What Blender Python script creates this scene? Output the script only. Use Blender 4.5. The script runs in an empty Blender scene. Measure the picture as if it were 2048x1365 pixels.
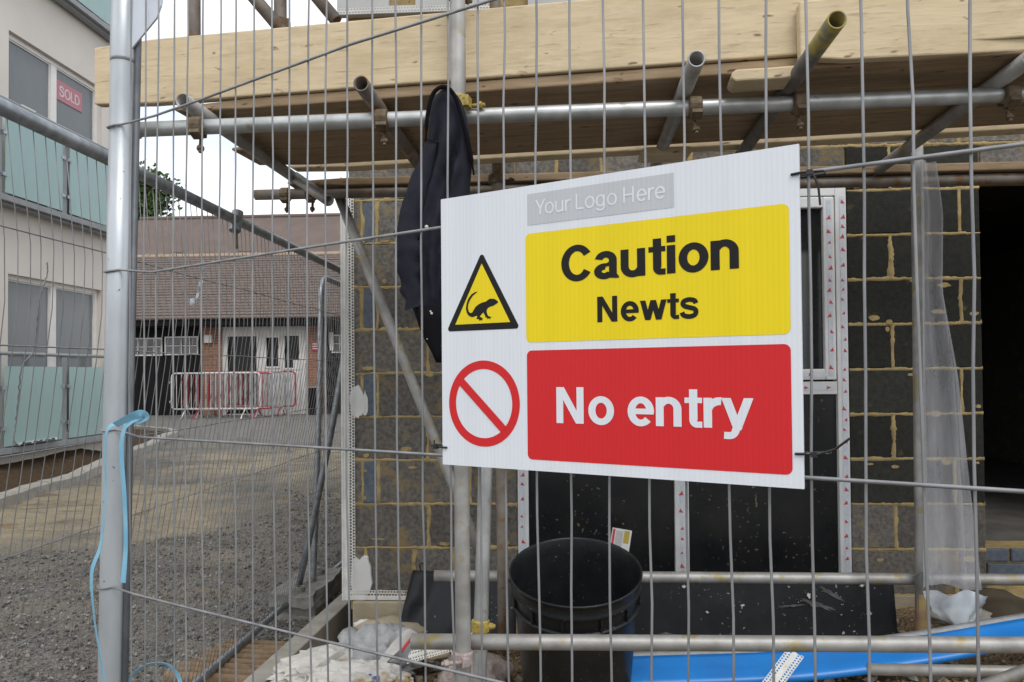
import bpy, bmesh, math, random
import numpy as np
from mathutils import Vector, Matrix, noise
R = math.radians
random.seed(7)
scene = bpy.context.scene
col = scene.collection

# ------------------------------------------------------------------ camera
YAW, PITCH, ROLL = R(3.0), R(1.0), R(0.5)
f0 = Vector((-math.sin(YAW), math.cos(YAW), 0)); r0 = Vector((math.cos(YAW), math.sin(YAW), 0)); u0 = Vector((0, 0, 1))
fw = f0*math.cos(PITCH)+u0*math.sin(PITCH); up_ = u0*math.cos(PITCH)-f0*math.sin(PITCH)
rt = r0*math.cos(ROLL)-up_*math.sin(ROLL); up_ = up_*math.cos(ROLL)+r0*math.sin(ROLL)
camd = bpy.data.cameras.new('camera'); cam = bpy.data.objects.new('camera', camd); col.objects.link(cam)
M = Matrix((rt, up_, -fw)).transposed().to_4x4(); M.translation = Vector((0, 0, 1.5)); cam.matrix_world = M
camd.sensor_width = 36; camd.lens = 26.016; camd.shift_y = 36.6/2048; camd.clip_start = 0.02; camd.clip_end = 500
scene.camera = cam

# ------------------------------------------------------------------ sky, sun, exposure
SUN_EL, SUN_AZ = R(52), R(160)          # compass-like azimuth of the sun, from +Y clockwise
w = bpy.data.worlds.new('World'); scene.world = w; w.use_nodes = True
nt = w.node_tree; nd = nt.nodes; lk = nt.links
bg = nd['Background']; bg.inputs['Strength'].default_value = 0.1
sky = nd.new('ShaderNodeTexSky'); sky.sky_type = 'NISHITA'; sky.sun_disc = False
sky.sun_elevation = SUN_EL; sky.sun_rotation = SUN_AZ; sky.dust_density = 3.0; sky.air_density = 1.0
tc = nd.new('ShaderNodeTexCoord'); nz = nd.new('ShaderNodeTexNoise'); nz.inputs['Scale'].default_value = 2.2; nz.inputs['Detail'].default_value = 5
mp = nd.new('ShaderNodeMapping'); mp.inputs['Scale'].default_value = (1, 1, 2.6)
cr = nd.new('ShaderNodeValToRGB')
cr.color_ramp.elements[0].position = 0.40; cr.color_ramp.elements[0].color = (0.60, 0.655, 0.735, 1)
cr.color_ramp.elements[1].position = 0.62; cr.color_ramp.elements[1].color = (1.0, 1.0, 1.0, 1)
sc_ = nd.new('ShaderNodeVectorMath'); sc_.operation = 'SCALE'; sc_.inputs['Scale'].default_value = 12.0
mx = nd.new('ShaderNodeMix'); mx.data_type = 'RGBA'; mx.inputs['Factor'].default_value = 0.88
lk.new(tc.outputs['Generated'], mp.inputs['Vector']); lk.new(mp.outputs['Vector'], nz.inputs['Vector'])
lk.new(nz.outputs['Fac'], cr.inputs['Fac']); lk.new(cr.outputs['Color'], sc_.inputs[0])
lk.new(sky.outputs['Color'], mx.inputs['A']); lk.new(sc_.outputs['Vector'], mx.inputs['B'])
lk.new(mx.outputs['Result'], bg.inputs['Color'])
sund = bpy.data.lights.new('sun', 'SUN'); sund.energy = 0.9; sund.angle = R(25); sund.color = (1, 0.97, 0.92)
sun = bpy.data.objects.new('sun', sund); col.objects.link(sun)
sdir = Vector((math.sin(SUN_AZ)*math.cos(SUN_EL), math.cos(SUN_AZ)*math.cos(SUN_EL), math.sin(SUN_EL)))
sun.rotation_euler = sdir.to_track_quat('Z', 'Y').to_euler()
scene.view_settings.view_transform = 'Standard'; scene.view_settings.look = 'None'
cy = scene.cycles; cy.max_bounces = 7; cy.diffuse_bounces = 4; cy.glossy_bounces = 3; cy.transmission_bounces = 4; cy.transparent_max_bounces = 16
scene.view_settings.exposure = 0.5; scene.view_settings.gamma = 1

# ------------------------------------------------------------------ materials
def newmat(name):
    m = bpy.data.materials.new(name); m.use_nodes = True
    n = m.node_tree.nodes; return m, n, m.node_tree.links, n['Principled BSDF']
def c4(c): return (c[0], c[1], c[2], 1)
def mixc(n, l, fac, a, b, mode='MIX'):
    x = n.new('ShaderNodeMix'); x.data_type = 'RGBA'; x.blend_type = mode
    for s, v in (('Factor', fac), ('A', a), ('B', b)):
        if hasattr(v, 'is_linked') or hasattr(v, 'links'): l.new(v, x.inputs[s])
        elif s == 'Factor': x.inputs[s].default_value = v
        else: x.inputs[s].default_value = c4(v)
    return x.outputs['Result']
def ramp(n, l, src, p0, p1, c0=(0, 0, 0), c1=(1, 1, 1)):
    r = n.new('ShaderNodeValToRGB'); e = r.color_ramp.elements
    e[0].position = p0; e[0].color = c4(c0); e[1].position = p1; e[1].color = c4(c1); l.new(src, r.inputs['Fac']); return r.outputs['Color']
def ntex(n, l, co, scale, detail=4, rough=.55, sc=(1, 1, 1), dist=0):
    mp = n.new('ShaderNodeMapping'); mp.inputs['Scale'].default_value = sc; l.new(co, mp.inputs['Vector'])
    t = n.new('ShaderNodeTexNoise'); t.inputs['Scale'].default_value = scale; t.inputs['Detail'].default_value = detail
    t.inputs['Roughness'].default_value = rough; t.inputs['Distortion'].default_value = dist
    l.new(mp.outputs['Vector'], t.inputs['Vector']); return t.outputs['Fac']
def bump(n, l, b, h, strength=.3, dist=.01):
    x = n.new('ShaderNodeBump'); x.inputs['Strength'].default_value = strength; x.inputs['Distance'].default_value = dist
    l.new(h, x.inputs['Height']); l.new(x.outputs['Normal'], b.inputs['Normal'])
def simple(name, c0, c1=None, rough=.6, metal=0, scale=8, lo=.35, hi=.65, sc=(1, 1, 1), bmp=0, bscale=60, spots=None, spot_t=(.62, .66), spot_s=30, rnd=0, spec=.5, coord='Object', detail=5, spot_mask=0):
    """two-tone noise colour, optional spots/stains, per-object variation and fine bump"""
    m, n, l, b = newmat(name)
    t = n.new('ShaderNodeTexCoord' if coord != 'World' else 'ShaderNodeNewGeometry'); co = t.outputs[coord if coord != 'World' else 'Position']
    c1 = c1 or c0
    c = mixc(n, l, ramp(n, l, ntex(n, l, co, scale, detail, sc=sc), lo, hi), c0, c1)
    if spots:
        sf = ramp(n, l, ntex(n, l, co, spot_s, 3), *spot_t)
        if spot_mask: sf = mixc(n, l, ramp(n, l, ntex(n, l, co, spot_mask, 3), .46, .56), (0, 0, 0), sf)
        c = mixc(n, l, sf, c, spots)
    if rnd:
        oi = n.new('ShaderNodeObjectInfo'); mr = n.new('ShaderNodeMapRange'); mr.inputs['To Min'].default_value = 1-rnd; mr.inputs['To Max'].default_value = 1+rnd
        l.new(oi.outputs['Random'], mr.inputs['Value'])
        hs = n.new('ShaderNodeHueSaturation'); l.new(mr.outputs['Result'], hs.inputs['Value']); l.new(c, hs.inputs['Color']); c = hs.outputs['Color']
    l.new(c, b.inputs['Base Color']); b.inputs['Roughness'].default_value = rough; b.inputs['Metallic'].default_value = metal
    b.inputs['Specular IOR Level'].default_value = spec
    if bmp: bump(n, l, b, ntex(n, l, co, bscale, 4), bmp, .004)
    return m
MT = {}
MT['galv'] = simple('galvanised', (.40, .43, .46), (.24, .26, .28), rough=.42, metal=.75, scale=25, bmp=.05, bscale=200)
MT['galv_post'] = simple('galvanised_post', (.52, .55, .57), (.40, .43, .45), rough=.4, metal=.45, scale=14, sc=(1, 1, .35), spots=(.13, .14, .15), spot_s=60, spot_t=(.70, .74), bmp=.05, bscale=150)
MT['post_dark'] = simple('dull_post', (.10, .11, .12), (.15, .16, .17), rough=.5, metal=.5, scale=20)
MT['wire'] = simple('fence_wire', (.31, .312, .32), (.20, .202, .206), rough=.45, metal=.35, scale=30, sc=(1, 1, .3))
MT['tube'] = simple('scaffold_tube', (.42, .41, .39), (.26, .25, .23), rough=.5, metal=.45, scale=9, spots=(.33, .27, .13), spot_s=14, spot_t=(.60, .70), bmp=.15, bscale=120)
MT['tube_clean'] = simple('scaffold_tube_bright', (.52, .53, .52), (.36, .37, .36), rough=.42, metal=.65, scale=12, spots=(.30, .27, .2), spot_s=20, spot_t=(.64, .74), bmp=.08, bscale=140)
MT['tube_dark'] = simple('scaffold_tube_rusty', (.15, .125, .10), (.24, .21, .18), rough=.65, metal=.25, scale=10, spots=(.20, .10, .04), spot_s=18, spot_t=(.55, .65), bmp=.2, bscale=110)
MT['coupler'] = simple('rusty_coupler', (.10, .065, .04), (.19, .145, .09), rough=.7, metal=.3, scale=40, bmp=.4, bscale=150)
MT['coupler_yellow'] = simple('yellow_coupler', (.46, .35, .06), (.30, .22, .06), rough=.55, scale=60, spots=(.22, .13, .05), spot_s=80, spot_t=(.58, .62))
MT['coupler_pink'] = simple('primer_coupler', (.40, .34, .32), (.26, .19, .18), rough=.6, scale=50)
def wood(name, a, b_, knots, sc=(1.2, 9, 9), rough=.75, rnd=.12):
    m, n, l, b = newmat(name); t = n.new('ShaderNodeTexCoord'); co = t.outputs['Object']
    g = ntex(n, l, co, 4, 8, .65, sc=sc, dist=.6)
    c = mixc(n, l, ramp(n, l, g, .36, .66), a, b_)
    blot = ntex(n, l, co, 3.2, 3, sc=(1, 2, 2)); c = mixc(n, l, ramp(n, l, blot, .48, .75, (0, 0, 0), (.5, .5, .5)), c, (a[0]*.68, a[1]*.64, a[2]*.55))
    k = ntex(n, l, co, 22, 2, sc=(.55, 1.6, 1.6)); c = mixc(n, l, ramp(n, l, k, .665, .73), c, knots)
    dg = ntex(n, l, co, 11, 6, .7, sc=(.5, 1, 1)); c = mixc(n, l, ramp(n, l, dg, .50, .74, (0, 0, 0), (.5, .5, .5)), c, (a[0]*.55, a[1]*.53, a[2]*.50))
    s2 = ntex(n, l, co, 60, 2, sc=(.15, 1.6, 1.6)); c = mixc(n, l, ramp(n, l, s2, .60, .72, (0, 0, 0), (.45, .45, .45)), c, knots)
    oi = n.new('ShaderNodeObjectInfo'); mr = n.new('ShaderNodeMapRange'); mr.inputs['To Min'].default_value = 1-rnd; mr.inputs['To Max'].default_value = 1+rnd
    l.new(oi.outputs['Random'], mr.inputs['Value']); hs = n.new('ShaderNodeHueSaturation'); l.new(mr.outputs['Result'], hs.inputs['Value']); l.new(c, hs.inputs['Color'])
    l.new(hs.outputs['Color'], b.inputs['Base Color']); b.inputs['Roughness'].default_value = rough; b.inputs['Specular IOR Level'].default_value = .25
    bump(n, l, b, s2, .3, .003); return m
MT['wood'] = wood('fresh_board', (.64, .52, .34), (.54, .435, .28), (.20, .145, .09), rnd=.04)
MT['wood_deck'] = wood('weathered_board', (.34, .245, .15), (.22, .155, .09), (.08, .05, .03))
MT['decking'] = wood('brown_decking', (.235, .165, .105), (.15, .10, .06), (.08, .05, .03), sc=(9, 1.2, 9))
MT['block'] = simple('dense_concrete_block', (.095, .086, .076), (.20, .183, .16), coord='World', rough=.95, scale=48, lo=.32, hi=.72, spots=(.25, .185, .09), spot_s=8, spot_t=(.56, .72), bmp=1.0, bscale=130, rnd=.22, spec=.15, detail=8)
MT['block_dark'] = simple('dark_concrete_block', (.022, .022, .019), (.040, .039, .033), coord='World', rough=.9, scale=40, lo=.3, hi=.75, spots=(.12, .09, .035), spot_s=9, spot_t=(.64, .74), bmp=.6, bscale=130, rnd=.25, spec=.2)  # much darker block tone, for the right pier's upper courses and the ceiling
MT['block_blue'] = simple('blue_grey_brick', (.085, .105, .135), (.13, .145, .165), coord='World', rough=.85, scale=40, bmp=.3, bscale=120, spec=.2)
MT['mortar'] = simple('tan_mortar', (.43, .325, .15), (.29, .215, .105), rough=.95, scale=14, spots=(.20, .16, .09), spot_s=26, spot_t=(.60, .72), bmp=.8, bscale=90, spec=.1)
MT['render_grey'] = simple('grey_render_board', (.50, .50, .49), (.42, .42, .41), rough=.9, scale=3, bmp=.1, bscale=60)
MT['pvc'] = simple('white_pvc', (.70, .70, .69), (.60, .60, .58), rough=.4, scale=6)
MT['bead'] = simple('white_bead', (.68, .67, .63), (.56, .55, .51), rough=.6, scale=18, spots=(.35, .28, .16), spot_s=35, spot_t=(.68, .74))
MT['tape'] = simple('protective_tape', (.50, .54, .60), (.60, .63, .67), rough=.5, scale=40)
MT['tape_red'] = simple('tape_red_print', (.48, .05, .06), rough=.5)
MT['glass_dark'] = simple('dark_window_glass', (.012, .013, .014), (.02, .02, .02), rough=.08, scale=5, spec=.6)
MT['glass_grey'] = simple('daylit_window_glass', (.15, .155, .16), (.10, .105, .11), rough=.06, scale=1.2, spec=.9)
MT['glass_mid'] = simple('reflecting_window_glass', (.045, .055, .052), (.11, .105, .095), rough=.06, scale=2.0, lo=.4, hi=.6, spec=.9)
MT['glass_dirty'] = simple('splashed_black_glass', (.010, .011, .012), (.018, .018, .018), rough=.22, scale=6, spots=(.17, .145, .09), spot_s=48, spot_t=(.655, .69), spec=.4, spot_mask=2.6)
MT['black_sheet'] = simple('black_damp_sheet', (.010, .011, .013), (.018, .019, .022), rough=.5, spec=.3, scale=8, spots=(.42, .40, .37), spot_s=58, spot_t=(.675, .69), spot_mask=3.5, bmp=.2, bscale=40)
MT['bin'] = simple('black_bin_plastic', (.009, .010, .011), (.015, .017, .018), rough=.4, spec=.35, scale=10, spots=(.16, .15, .12), spot_s=90, spot_t=(.68, .72), bmp=.1, bscale=70)
MT['navy'] = simple('navy_cloth', (.006, .006, .013), (.013, .013, .024), rough=.8, scale=14, bmp=.4, bscale=250, spec=.3)
MT['navy_dark'] = simple('black_lining', (.006, .006, .008), rough=.9, spec=.1)
MT['stud'] = simple('pale_stud', (.55, .52, .45), rough=.35)
MT['blue'] = simple('blue_plastic', (.012, .21, .62), (.014, .17, .52), rough=.35, scale=5, bmp=.1, bscale=8)
MT['blue_lip'] = simple('dusty_grey_lip', (.36, .37, .38), (.26, .27, .28), rough=.8, scale=20)
MT['strap'] = simple('pale_blue_strap', (.16, .40, .56), (.24, .48, .62), rough=.4, scale=20)
MT['cement'] = simple('grey_cement', (.42, .425, .43), (.28, .285, .29), rough=.95, scale=14, bmp=1, bscale=40)
MT['paper'] = simple('white_paper_sack', (.56, .54, .50), (.40, .39, .37), rough=.9, scale=6, spots=(.30, .22, .10), spot_s=7, spot_t=(.58, .66), bmp=.4, bscale=30)
MT['red_print'] = simple('red_print', (.50, .04, .05), rough=.7)
MT['blue_print'] = simple('blue_print', (.03, .08, .25), rough=.7)
MT['concrete'] = simple('pale_concrete', (.33, .31, .27), (.24, .225, .19), rough=.95, scale=8, bmp=.5, bscale=80)
MT['concrete_tan'] = simple('footing_concrete', (.40, .34, .24), (.30, .25, .17), rough=.95, scale=8, bmp=.8, bscale=60)
MT['rubber'] = simple('grey_fence_block', (.17, .16, .145), (.26, .25, .225), rough=.95, scale=18, bmp=.7, bscale=60)
MT['kerb'] = simple('kerb_concrete', (.37, .35, .31), (.28, .265, .235), rough=.95, scale=10, bmp=.4, bscale=90, rnd=.08)
MT['soil'] = simple('dark_bed_soil', (.085, .058, .036), (.05, .035, .022), rough=1, scale=25, bmp=1, bscale=60, spec=.1)
MT['cream'] = simple('cream_render', (.70, .65, .59), (.65, .60, .545), rough=.9, scale=1.5, bmp=.05, bscale=80, spec=.2)
MT['bal_metal'] = simple('grey_balcony_metal', (.27, .285, .29), (.23, .24, .25), rough=.5, scale=8)
MT['apt_frame'] = simple('apartment_window_frame', (.80, .77, .74), (.74, .71, .68), rough=.5)
MT['dark_timber'] = simple('black_timber', (.010, .010, .011), (.016, .015, .015), rough=.7, scale=20, spec=.1)
MT['white_paint'] = simple('white_paint', (.66, .65, .63), (.56, .55, .53), rough=.5, scale=4)
MT['tile_brown'] = simple('brown_roof', (.145, .108, .092), (.12, .09, .078), rough=.9, scale=2, bmp=.3, bscale=12)
MT['tan_tile'] = simple('tan_ridge_tile', (.36, .27, .19), rough=.9)
MT['red_paint'] = simple('red_paint', (.42, .018, .035), (.32, .015, .03), rough=.45, scale=20)
MT['barrier_grey'] = simple('barrier_galvanised', (.36, .37, .37), (.26, .27, .27), rough=.5, metal=.4, scale=20)
MT['bark'] = simple('bark', (.10, .075, .05), (.06, .045, .03), rough=.95, scale=20, bmp=.6, bscale=30)
MT['leaf'] = simple('leaf', (.045, .085, .022), (.075, .115, .03), rough=.6, scale=1.2, lo=.3, hi=.7, spec=.3)
def stonemat(name, cols):
    m, n, l, b = newmat(name); a = n.new('ShaderNodeAttribute'); a.attribute_name = 'tone'
    r = n.new('ShaderNodeValToRGB'); l.new(a.outputs['Fac'], r.inputs['Fac']); e = r.color_ramp.elements
    e[0].color = c4(cols[0]); e[1].color = c4(cols[-1])
    for k, c in enumerate(cols[1:-1]): x = e.new((k+1)/(len(cols)-1)); x.color = c4(c)
    l.new(r.outputs['Color'], b.inputs['Base Color']); b.inputs['Roughness'].default_value = .92; b.inputs['Specular IOR Level'].default_value = .15; return m
MT['stone'] = stonemat('gravel_stone', [(.06, .058, .056), (.105, .10, .095), (.145, .137, .128), (.20, .188, .168), (.31, .295, .27)])
MT['rubble'] = stonemat('rubble', [(.10, .08, .055), (.21, .155, .09), (.30, .24, .15), (.42, .36, .26), (.30, .29, .27)])
MT['smudge'] = simple('dried_plaster_smear', (.16, .155, .145), (.07, .07, .068), rough=.9, scale=22)
MT['black_plastic'] = simple('black_plastic', (.012, .012, .013), rough=.4)
MT['card'] = simple('white_card', (.66, .64, .62), rough=.5)
MT['yellow_print'] = simple('yellow_print', (.42, .33, .05), rough=.5)
# sign print: corrugated plastic with vertical flutes
def flute(name, c, d=.86):
    m, n, l, b = newmat(name); t = n.new('ShaderNodeTexCoord')
    wv = n.new('ShaderNodeTexWave'); wv.wave_type = 'BANDS'; wv.bands_direction = 'X'; wv.inputs['Scale'].default_value = 62; wv.inputs['Distortion'].default_value = .25
    l.new(t.outputs['Object'], wv.inputs['Vector'])
    bump(n, l, b, wv.outputs['Fac'], .22, .0006)
    n2 = ntex(n, l, t.outputs['Object'], 40, 2, sc=(1, 1, .02))
    l.new(mixc(n, l, ramp(n, l, n2, .35, .65), c, tuple(v*d for v in c)), b.inputs['Base Color'])
    b.inputs['Roughness'].default_value = .5; b.inputs['Specular IOR Level'].default_value = .22; return m
MT['sign_white'] = flute('sign_white', (.70, .725, .765), .95)
MT['sign_yellow'] = flute('sign_yellow', (.80, .62, .012), .95)
MT['sign_red'] = flute('sign_red', (.60, .022, .025), .98)
MT['sign_grey'] = flute('sign_grey', (.50, .515, .535), .96)
MT['sign_black'] = flute('sign_black', (.010, .009, .009), 1)
# translucent greenish balcony glass and clear polythene
def translucent(name, c, trans, rough, ttint=(1, 1, 1), var=.12):
    m, n, l, b = newmat(name); out = n['Material Output']
    b.inputs['Base Color'].default_value = c4(c); b.inputs['Roughness'].default_value = rough
    tr = n.new('ShaderNodeBsdfTransparent'); tr.inputs['Color'].default_value = c4(ttint); ms = n.new('ShaderNodeMixShader')
    t = n.new('ShaderNodeTexCoord')
    f = ntex(n, l, t.outputs['Object'], 6, 4, sc=(2.5, 2.5, .5)); mr = n.new('ShaderNodeMapRange')
    mr.inputs['From Min'].default_value = .3; mr.inputs['From Max'].default_value = .7; mr.inputs['To Min'].default_value = trans-var; mr.inputs['To Max'].default_value = trans+var
    l.new(f, mr.inputs['Value']); l.new(mr.outputs['Result'], ms.inputs['Fac'])
    l.new(b.outputs['BSDF'], ms.inputs[1]); l.new(tr.outputs['BSDF'], ms.inputs[2]); l.new(ms.outputs['Shader'], out.inputs['Surface']); return m
MT['room_glass'] = translucent('room_window_glass', (.27, .28, .285), .34, .03, (.85, .9, .9), .02)
MT['curtain'] = simple('pale_curtain', (.75, .75, .72), (.55, .55, .53), rough=.9, scale=9, sc=(1, 6, .1))
MT['room_dark'] = simple('room_interior', (.12, .125, .125), (.05, .055, .055), rough=.9, scale=1.1)
MT['bal_glass'] = translucent('frosted_green_glass', (.36, .50, .485), .16, .15, (.75, .95, .92), .03)
MT['polythene'] = translucent('clear_polythene', (.52, .52, .54), .55, .25)
MT['poly_white'] = translucent('milky_polythene', (.52, .58, .64), .42, .25)
def brickmat(name, c1, c2, mortar, scale, bw, rh, ms=.02):
    m, n, l, b = newmat(name); t = n.new('ShaderNodeTexCoord')
    sx = n.new('ShaderNodeSeparateXYZ'); cx = n.new('ShaderNodeCombineXYZ'); l.new(t.outputs['Object'], sx.inputs[0])
    ad = n.new('ShaderNodeMath'); ad.operation = 'ADD'; l.new(sx.outputs['X'], ad.inputs[0]); l.new(sx.outputs['Y'], ad.inputs[1])
    l.new(ad.outputs[0], cx.inputs['X']); l.new(sx.outputs['Z'], cx.inputs['Y'])
    bt = n.new('ShaderNodeTexBrick'); l.new(cx.outputs[0], bt.inputs['Vector']); bt.inputs['Scale'].default_value = scale
    bt.inputs['Color1'].default_value = c4(c1); bt.inputs['Color2'].default_value = c4(c2); bt.inputs['Mortar'].default_value = c4(mortar)
    bt.inputs['Brick Width'].default_value = bw; bt.inputs['Row Height'].default_value = rh; bt.inputs['Mortar Size'].default_value = ms
    l.new(bt.outputs['Color'], b.inputs['Base Color']); b.inputs['Roughness'].default_value = .9
    bump(n, l, b, bt.outputs['Fac'], .4, -.01); return m
MT['brick'] = brickmat('red_brick', (.28, .118, .065), (.20, .082, .048), (.30, .24, .18), 1, .225, .075, .008)
def tilemat():
    m, n, l, b = newmat('plain_roof_tile'); t = n.new('ShaderNodeTexCoord')
    sx = n.new('ShaderNodeSeparateXYZ'); cx = n.new('ShaderNodeCombineXYZ'); l.new(t.outputs['Object'], sx.inputs[0])
    l.new(sx.outputs['X'], cx.inputs['X']); l.new(sx.outputs['Y'], cx.inputs['Y'])
    bt = n.new('ShaderNodeTexBrick'); l.new(cx.outputs[0], bt.inputs['Vector']); bt.inputs['Scale'].default_value = 1
    bt.inputs['Color1'].default_value = (.160, .116, .096, 1); bt.inputs['Color2'].default_value = (.115, .085, .071, 1); bt.inputs['Mortar'].default_value = (.06, .05, .045, 1)
    bt.inputs['Brick Width'].default_value = .18; bt.inputs['Row Height'].default_value = .1375; bt.inputs['Mortar Size'].default_value = .012; bt.inputs['Bias'].default_value = -.2
    c = mixc(n, l, ramp(n, l, ntex(n, l, t.outputs['Object'], 1.3, 4), .35, .7), bt.outputs['Color'], (.14, .115, .10), 'MIX')
    x = mixc(n, l, .65, c, bt.outputs['Color'])
    l.new(x, b.inputs['Base Color']); b.inputs['Roughness'].default_value = .9; return m
MT['tile'] = tilemat()
def groundmat():
    m, n, l, b = newmat('site_ground'); t = n.new('ShaderNodeTexCoord'); co = t.outputs['Object']
    def att(a):
        x = n.new('ShaderNodeAttribute'); x.attribute_name = a; return x.outputs['Fac']
    def masked(a, scale, lo, hi):
        ad = n.new('ShaderNodeMath'); ad.operation = 'ADD'; l.new(att(a), ad.inputs[0])
        s = n.new('ShaderNodeMath'); s.operation = 'SUBTRACT'; l.new(ntex(n, l, co, scale, 7, .65), s.inputs[0]); s.inputs[1].default_value = .5
        sc2 = n.new('ShaderNodeMath'); sc2.operation = 'MULTIPLY'; l.new(s.outputs[0], sc2.inputs[0]); sc2.inputs[1].default_value = 3.2; l.new(sc2.outputs[0], ad.inputs[1]); return ramp(n, l, ad.outputs[0], lo, hi)
    vr = n.new('ShaderNodeTexVoronoi'); vr.inputs['Scale'].default_value = 55; l.new(co, vr.inputs['Vector'])
    sp = n.new('ShaderNodeSeparateColor'); l.new(vr.outputs['Color'], sp.inputs[0])
    grav = ramp(n, l, sp.outputs[0], .1, .95, (.08, .077, .073), (.25, .235, .212))
    grav = mixc(n, l, ramp(n, l, ntex(n, l, co, 1.1, 6), .42, .62), grav, (.26, .232, .188), 'MIX')
    grav = mixc(n, l, .45, grav, ramp(n, l, sp.outputs[1], .1, .95, (.08, .077, .073), (.215, .203, .185)))
    sandc = mixc(n, l, ramp(n, l, ntex(n, l, co, 7, 6), .3, .75), (.37, .315, .225), (.25, .22, .16))
    c = mixc(n, l, masked('sand', 1.3, .12, .85), grav, sandc)
    c = mixc(n, l, ramp(n, l, ntex(n, l, co, 1.5, 6, sc=(1, 2.5, 1), dist=1), .55, .68, (0, 0, 0), (.6, .6, .6)), c, (.085, .065, .045))
    bt = n.new('ShaderNodeTexBrick'); l.new(co, bt.inputs['Vector']); bt.inputs['Scale'].default_value = 5
    bt.inputs['Color1'].default_value = (.25, .24, .22, 1); bt.inputs['Color2'].default_value = (.20, .19, .175, 1); bt.inputs['Mortar'].default_value = (.11, .105, .095, 1)
    c = mixc(n, l, masked('pave', .8, .4, .6), c, bt.outputs['Color'])
    soil = mixc(n, l, ramp(n, l, ntex(n, l, co, 9, 7, .7), .35, .7), (.27, .19, .105), (.12, .09, .06))
    soil = mixc(n, l, ramp(n, l, ntex(n, l, co, 45, 3), .62, .7), soil, (.36, .32, .25))
    c = mixc(n, l, masked('soil', 3, .35, .6), c, soil)
    l.new(c, b.inputs['Base Color']); b.inputs['Roughness'].default_value = .95; b.inputs['Specular IOR Level'].default_value = .2
    bump(n, l, b, vr.outputs['Distance'], 1.0, .02); return m
MT['ground'] = groundmat()

# ------------------------------------------------------------------ mesh helpers
class MB:
    def __init__(s): s.v = []; s.f = []
    def add(s, v, f):
        o = len(s.v); s.v += [tuple(p) for p in v]; s.f += [tuple(i+o for i in q) for q in f]; return s
    def box(s, a, b):
        (x0, y0, z0), (x1, y1, z1) = a, b
        return s.add([(x0, y0, z0), (x1, y0, z0), (x1, y1, z0), (x0, y1, z0), (x0, y0, z1), (x1, y0, z1), (x1, y1, z1), (x0, y1, z1)],
                     [(0, 3, 2, 1), (4, 5, 6, 7), (0, 1, 5, 4), (1, 2, 6, 5), (2, 3, 7, 6), (3, 0, 4, 7)])
    def obox(s, c, ax, ay, az):      # oriented box: centre and three half-axis vectors
        c, ax, ay, az = map(Vector, (c, ax, ay, az))
        v = [c+ax*i+ay*j+az*k for k in (-1, 1) for i, j in ((-1, -1), (1, -1), (1, 1), (-1, 1))]
        return s.add(v, [(0, 3, 2, 1), (4, 5, 6, 7), (0, 1, 5, 4), (1, 2, 6, 5), (2, 3, 7, 6), (3, 0, 4, 7)])
    def tube(s, pts, r, n=8, cap=True, r_in=None):
        pts = [Vector(p) for p in pts]; rings = []
        def frames():
            prev = None
            for i, p in enumerate(pts):
                d = (pts[min(i+1, len(pts)-1)]-pts[max(i-1, 0)]).normalized()
                if prev is None:
                    a = Vector((0, 0, 1)) if abs(d.z) < .9 else Vector((1, 0, 0)); x = d.cross(a).normalized()
                else: x = (prev-d*prev.dot(d)).normalized()
                prev = x; yield p, x, d.cross(x)
        fr = list(frames()); base = len(s.v)
        for k, (p, x, y) in enumerate(fr):
            rr = r[k] if isinstance(r, (list, tuple)) else r
            for j in range(n):
                a = 2*math.pi*j/n; s.v.append(tuple(p+(x*math.cos(a)+y*math.sin(a))*rr))
        m = len(pts)
        for k in range(m-1):
            for j in range(n):
                s.f.append((base+k*n+j, base+k*n+(j+1) % n, base+(k+1)*n+(j+1) % n, base+(k+1)*n+j))
        if r_in:
            b2 = len(s.v)
            for p, x, y in fr:
                for j in range(n):
                    a = 2*math.pi*j/n; s.v.append(tuple(p+(x*math.cos(a)+y*math.sin(a))*r_in))
            for k in range(m-1):
                for j in range(n):
                    s.f.append((b2+k*n+j, b2+(k+1)*n+j, b2+(k+1)*n+(j+1) % n, b2+k*n+(j+1) % n))
            for k, fl in ((0, 1), (m-1, 0)):
                for j in range(n):
                    q = (base+k*n+j, b2+k*n+j, b2+k*n+(j+1) % n, base+k*n+(j+1) % n)
                    s.f.append(q if fl else q[::-1])
        elif cap:
            s.f.append(tuple(base+j for j in range(n))[::-1]); s.f.append(tuple(base+(m-1)*n+j for j in range(n)))
        return s
    def grid(s, rows, close=False):
        b = len(s.v); n = len(rows[0])
        for r_ in rows: s.v += [tuple(p) for p in r_]
        for i in range(len(rows)-1):
            for j in range(n if close else n-1):
                s.f.append((b+i*n+j, b+i*n+(j+1) % n, b+(i+1)*n+(j+1) % n, b+(i+1)*n+j))
        return s
    def build(s, name, mat, parent=None, smooth=False, bevel=0, loc=None, solid=0, sub=0):
        me = bpy.data.meshes.new(name); me.from_pydata(s.v, [], s.f); me.update()
        return mk(name, me, mat, parent, smooth, bevel, loc, solid, sub)
def mk(name, me, mat, parent=None, smooth=False, bevel=0, loc=None, solid=0, sub=0):
    if mat and not me.materials: me.materials.append(MT[mat] if isinstance(mat, str) else mat)
    if smooth: me.shade_smooth()
    o = bpy.data.objects.new(name, me); col.objects.link(o)
    if parent: o.parent = parent
    if loc: o.location = loc
    if solid:
        m = o.modifiers.new('s', 'SOLIDIFY'); m.thickness = solid; m.offset = 0
    if bevel:
        m = o.modifiers.new('b', 'BEVEL'); m.width = bevel; m.segments = 2; m.limit_method = 'ANGLE'
    if sub:
        m = o.modifiers.new('u', 'SUBSURF'); m.levels = sub; m.render_levels = sub
    return o
def tag(o, label=None, cat=None, group=None, kind=None):
    if label: o['label'] = label
    if cat: o['category'] = cat
    if group: o['group'] = group
    if kind: o['kind'] = kind
    return o
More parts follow.
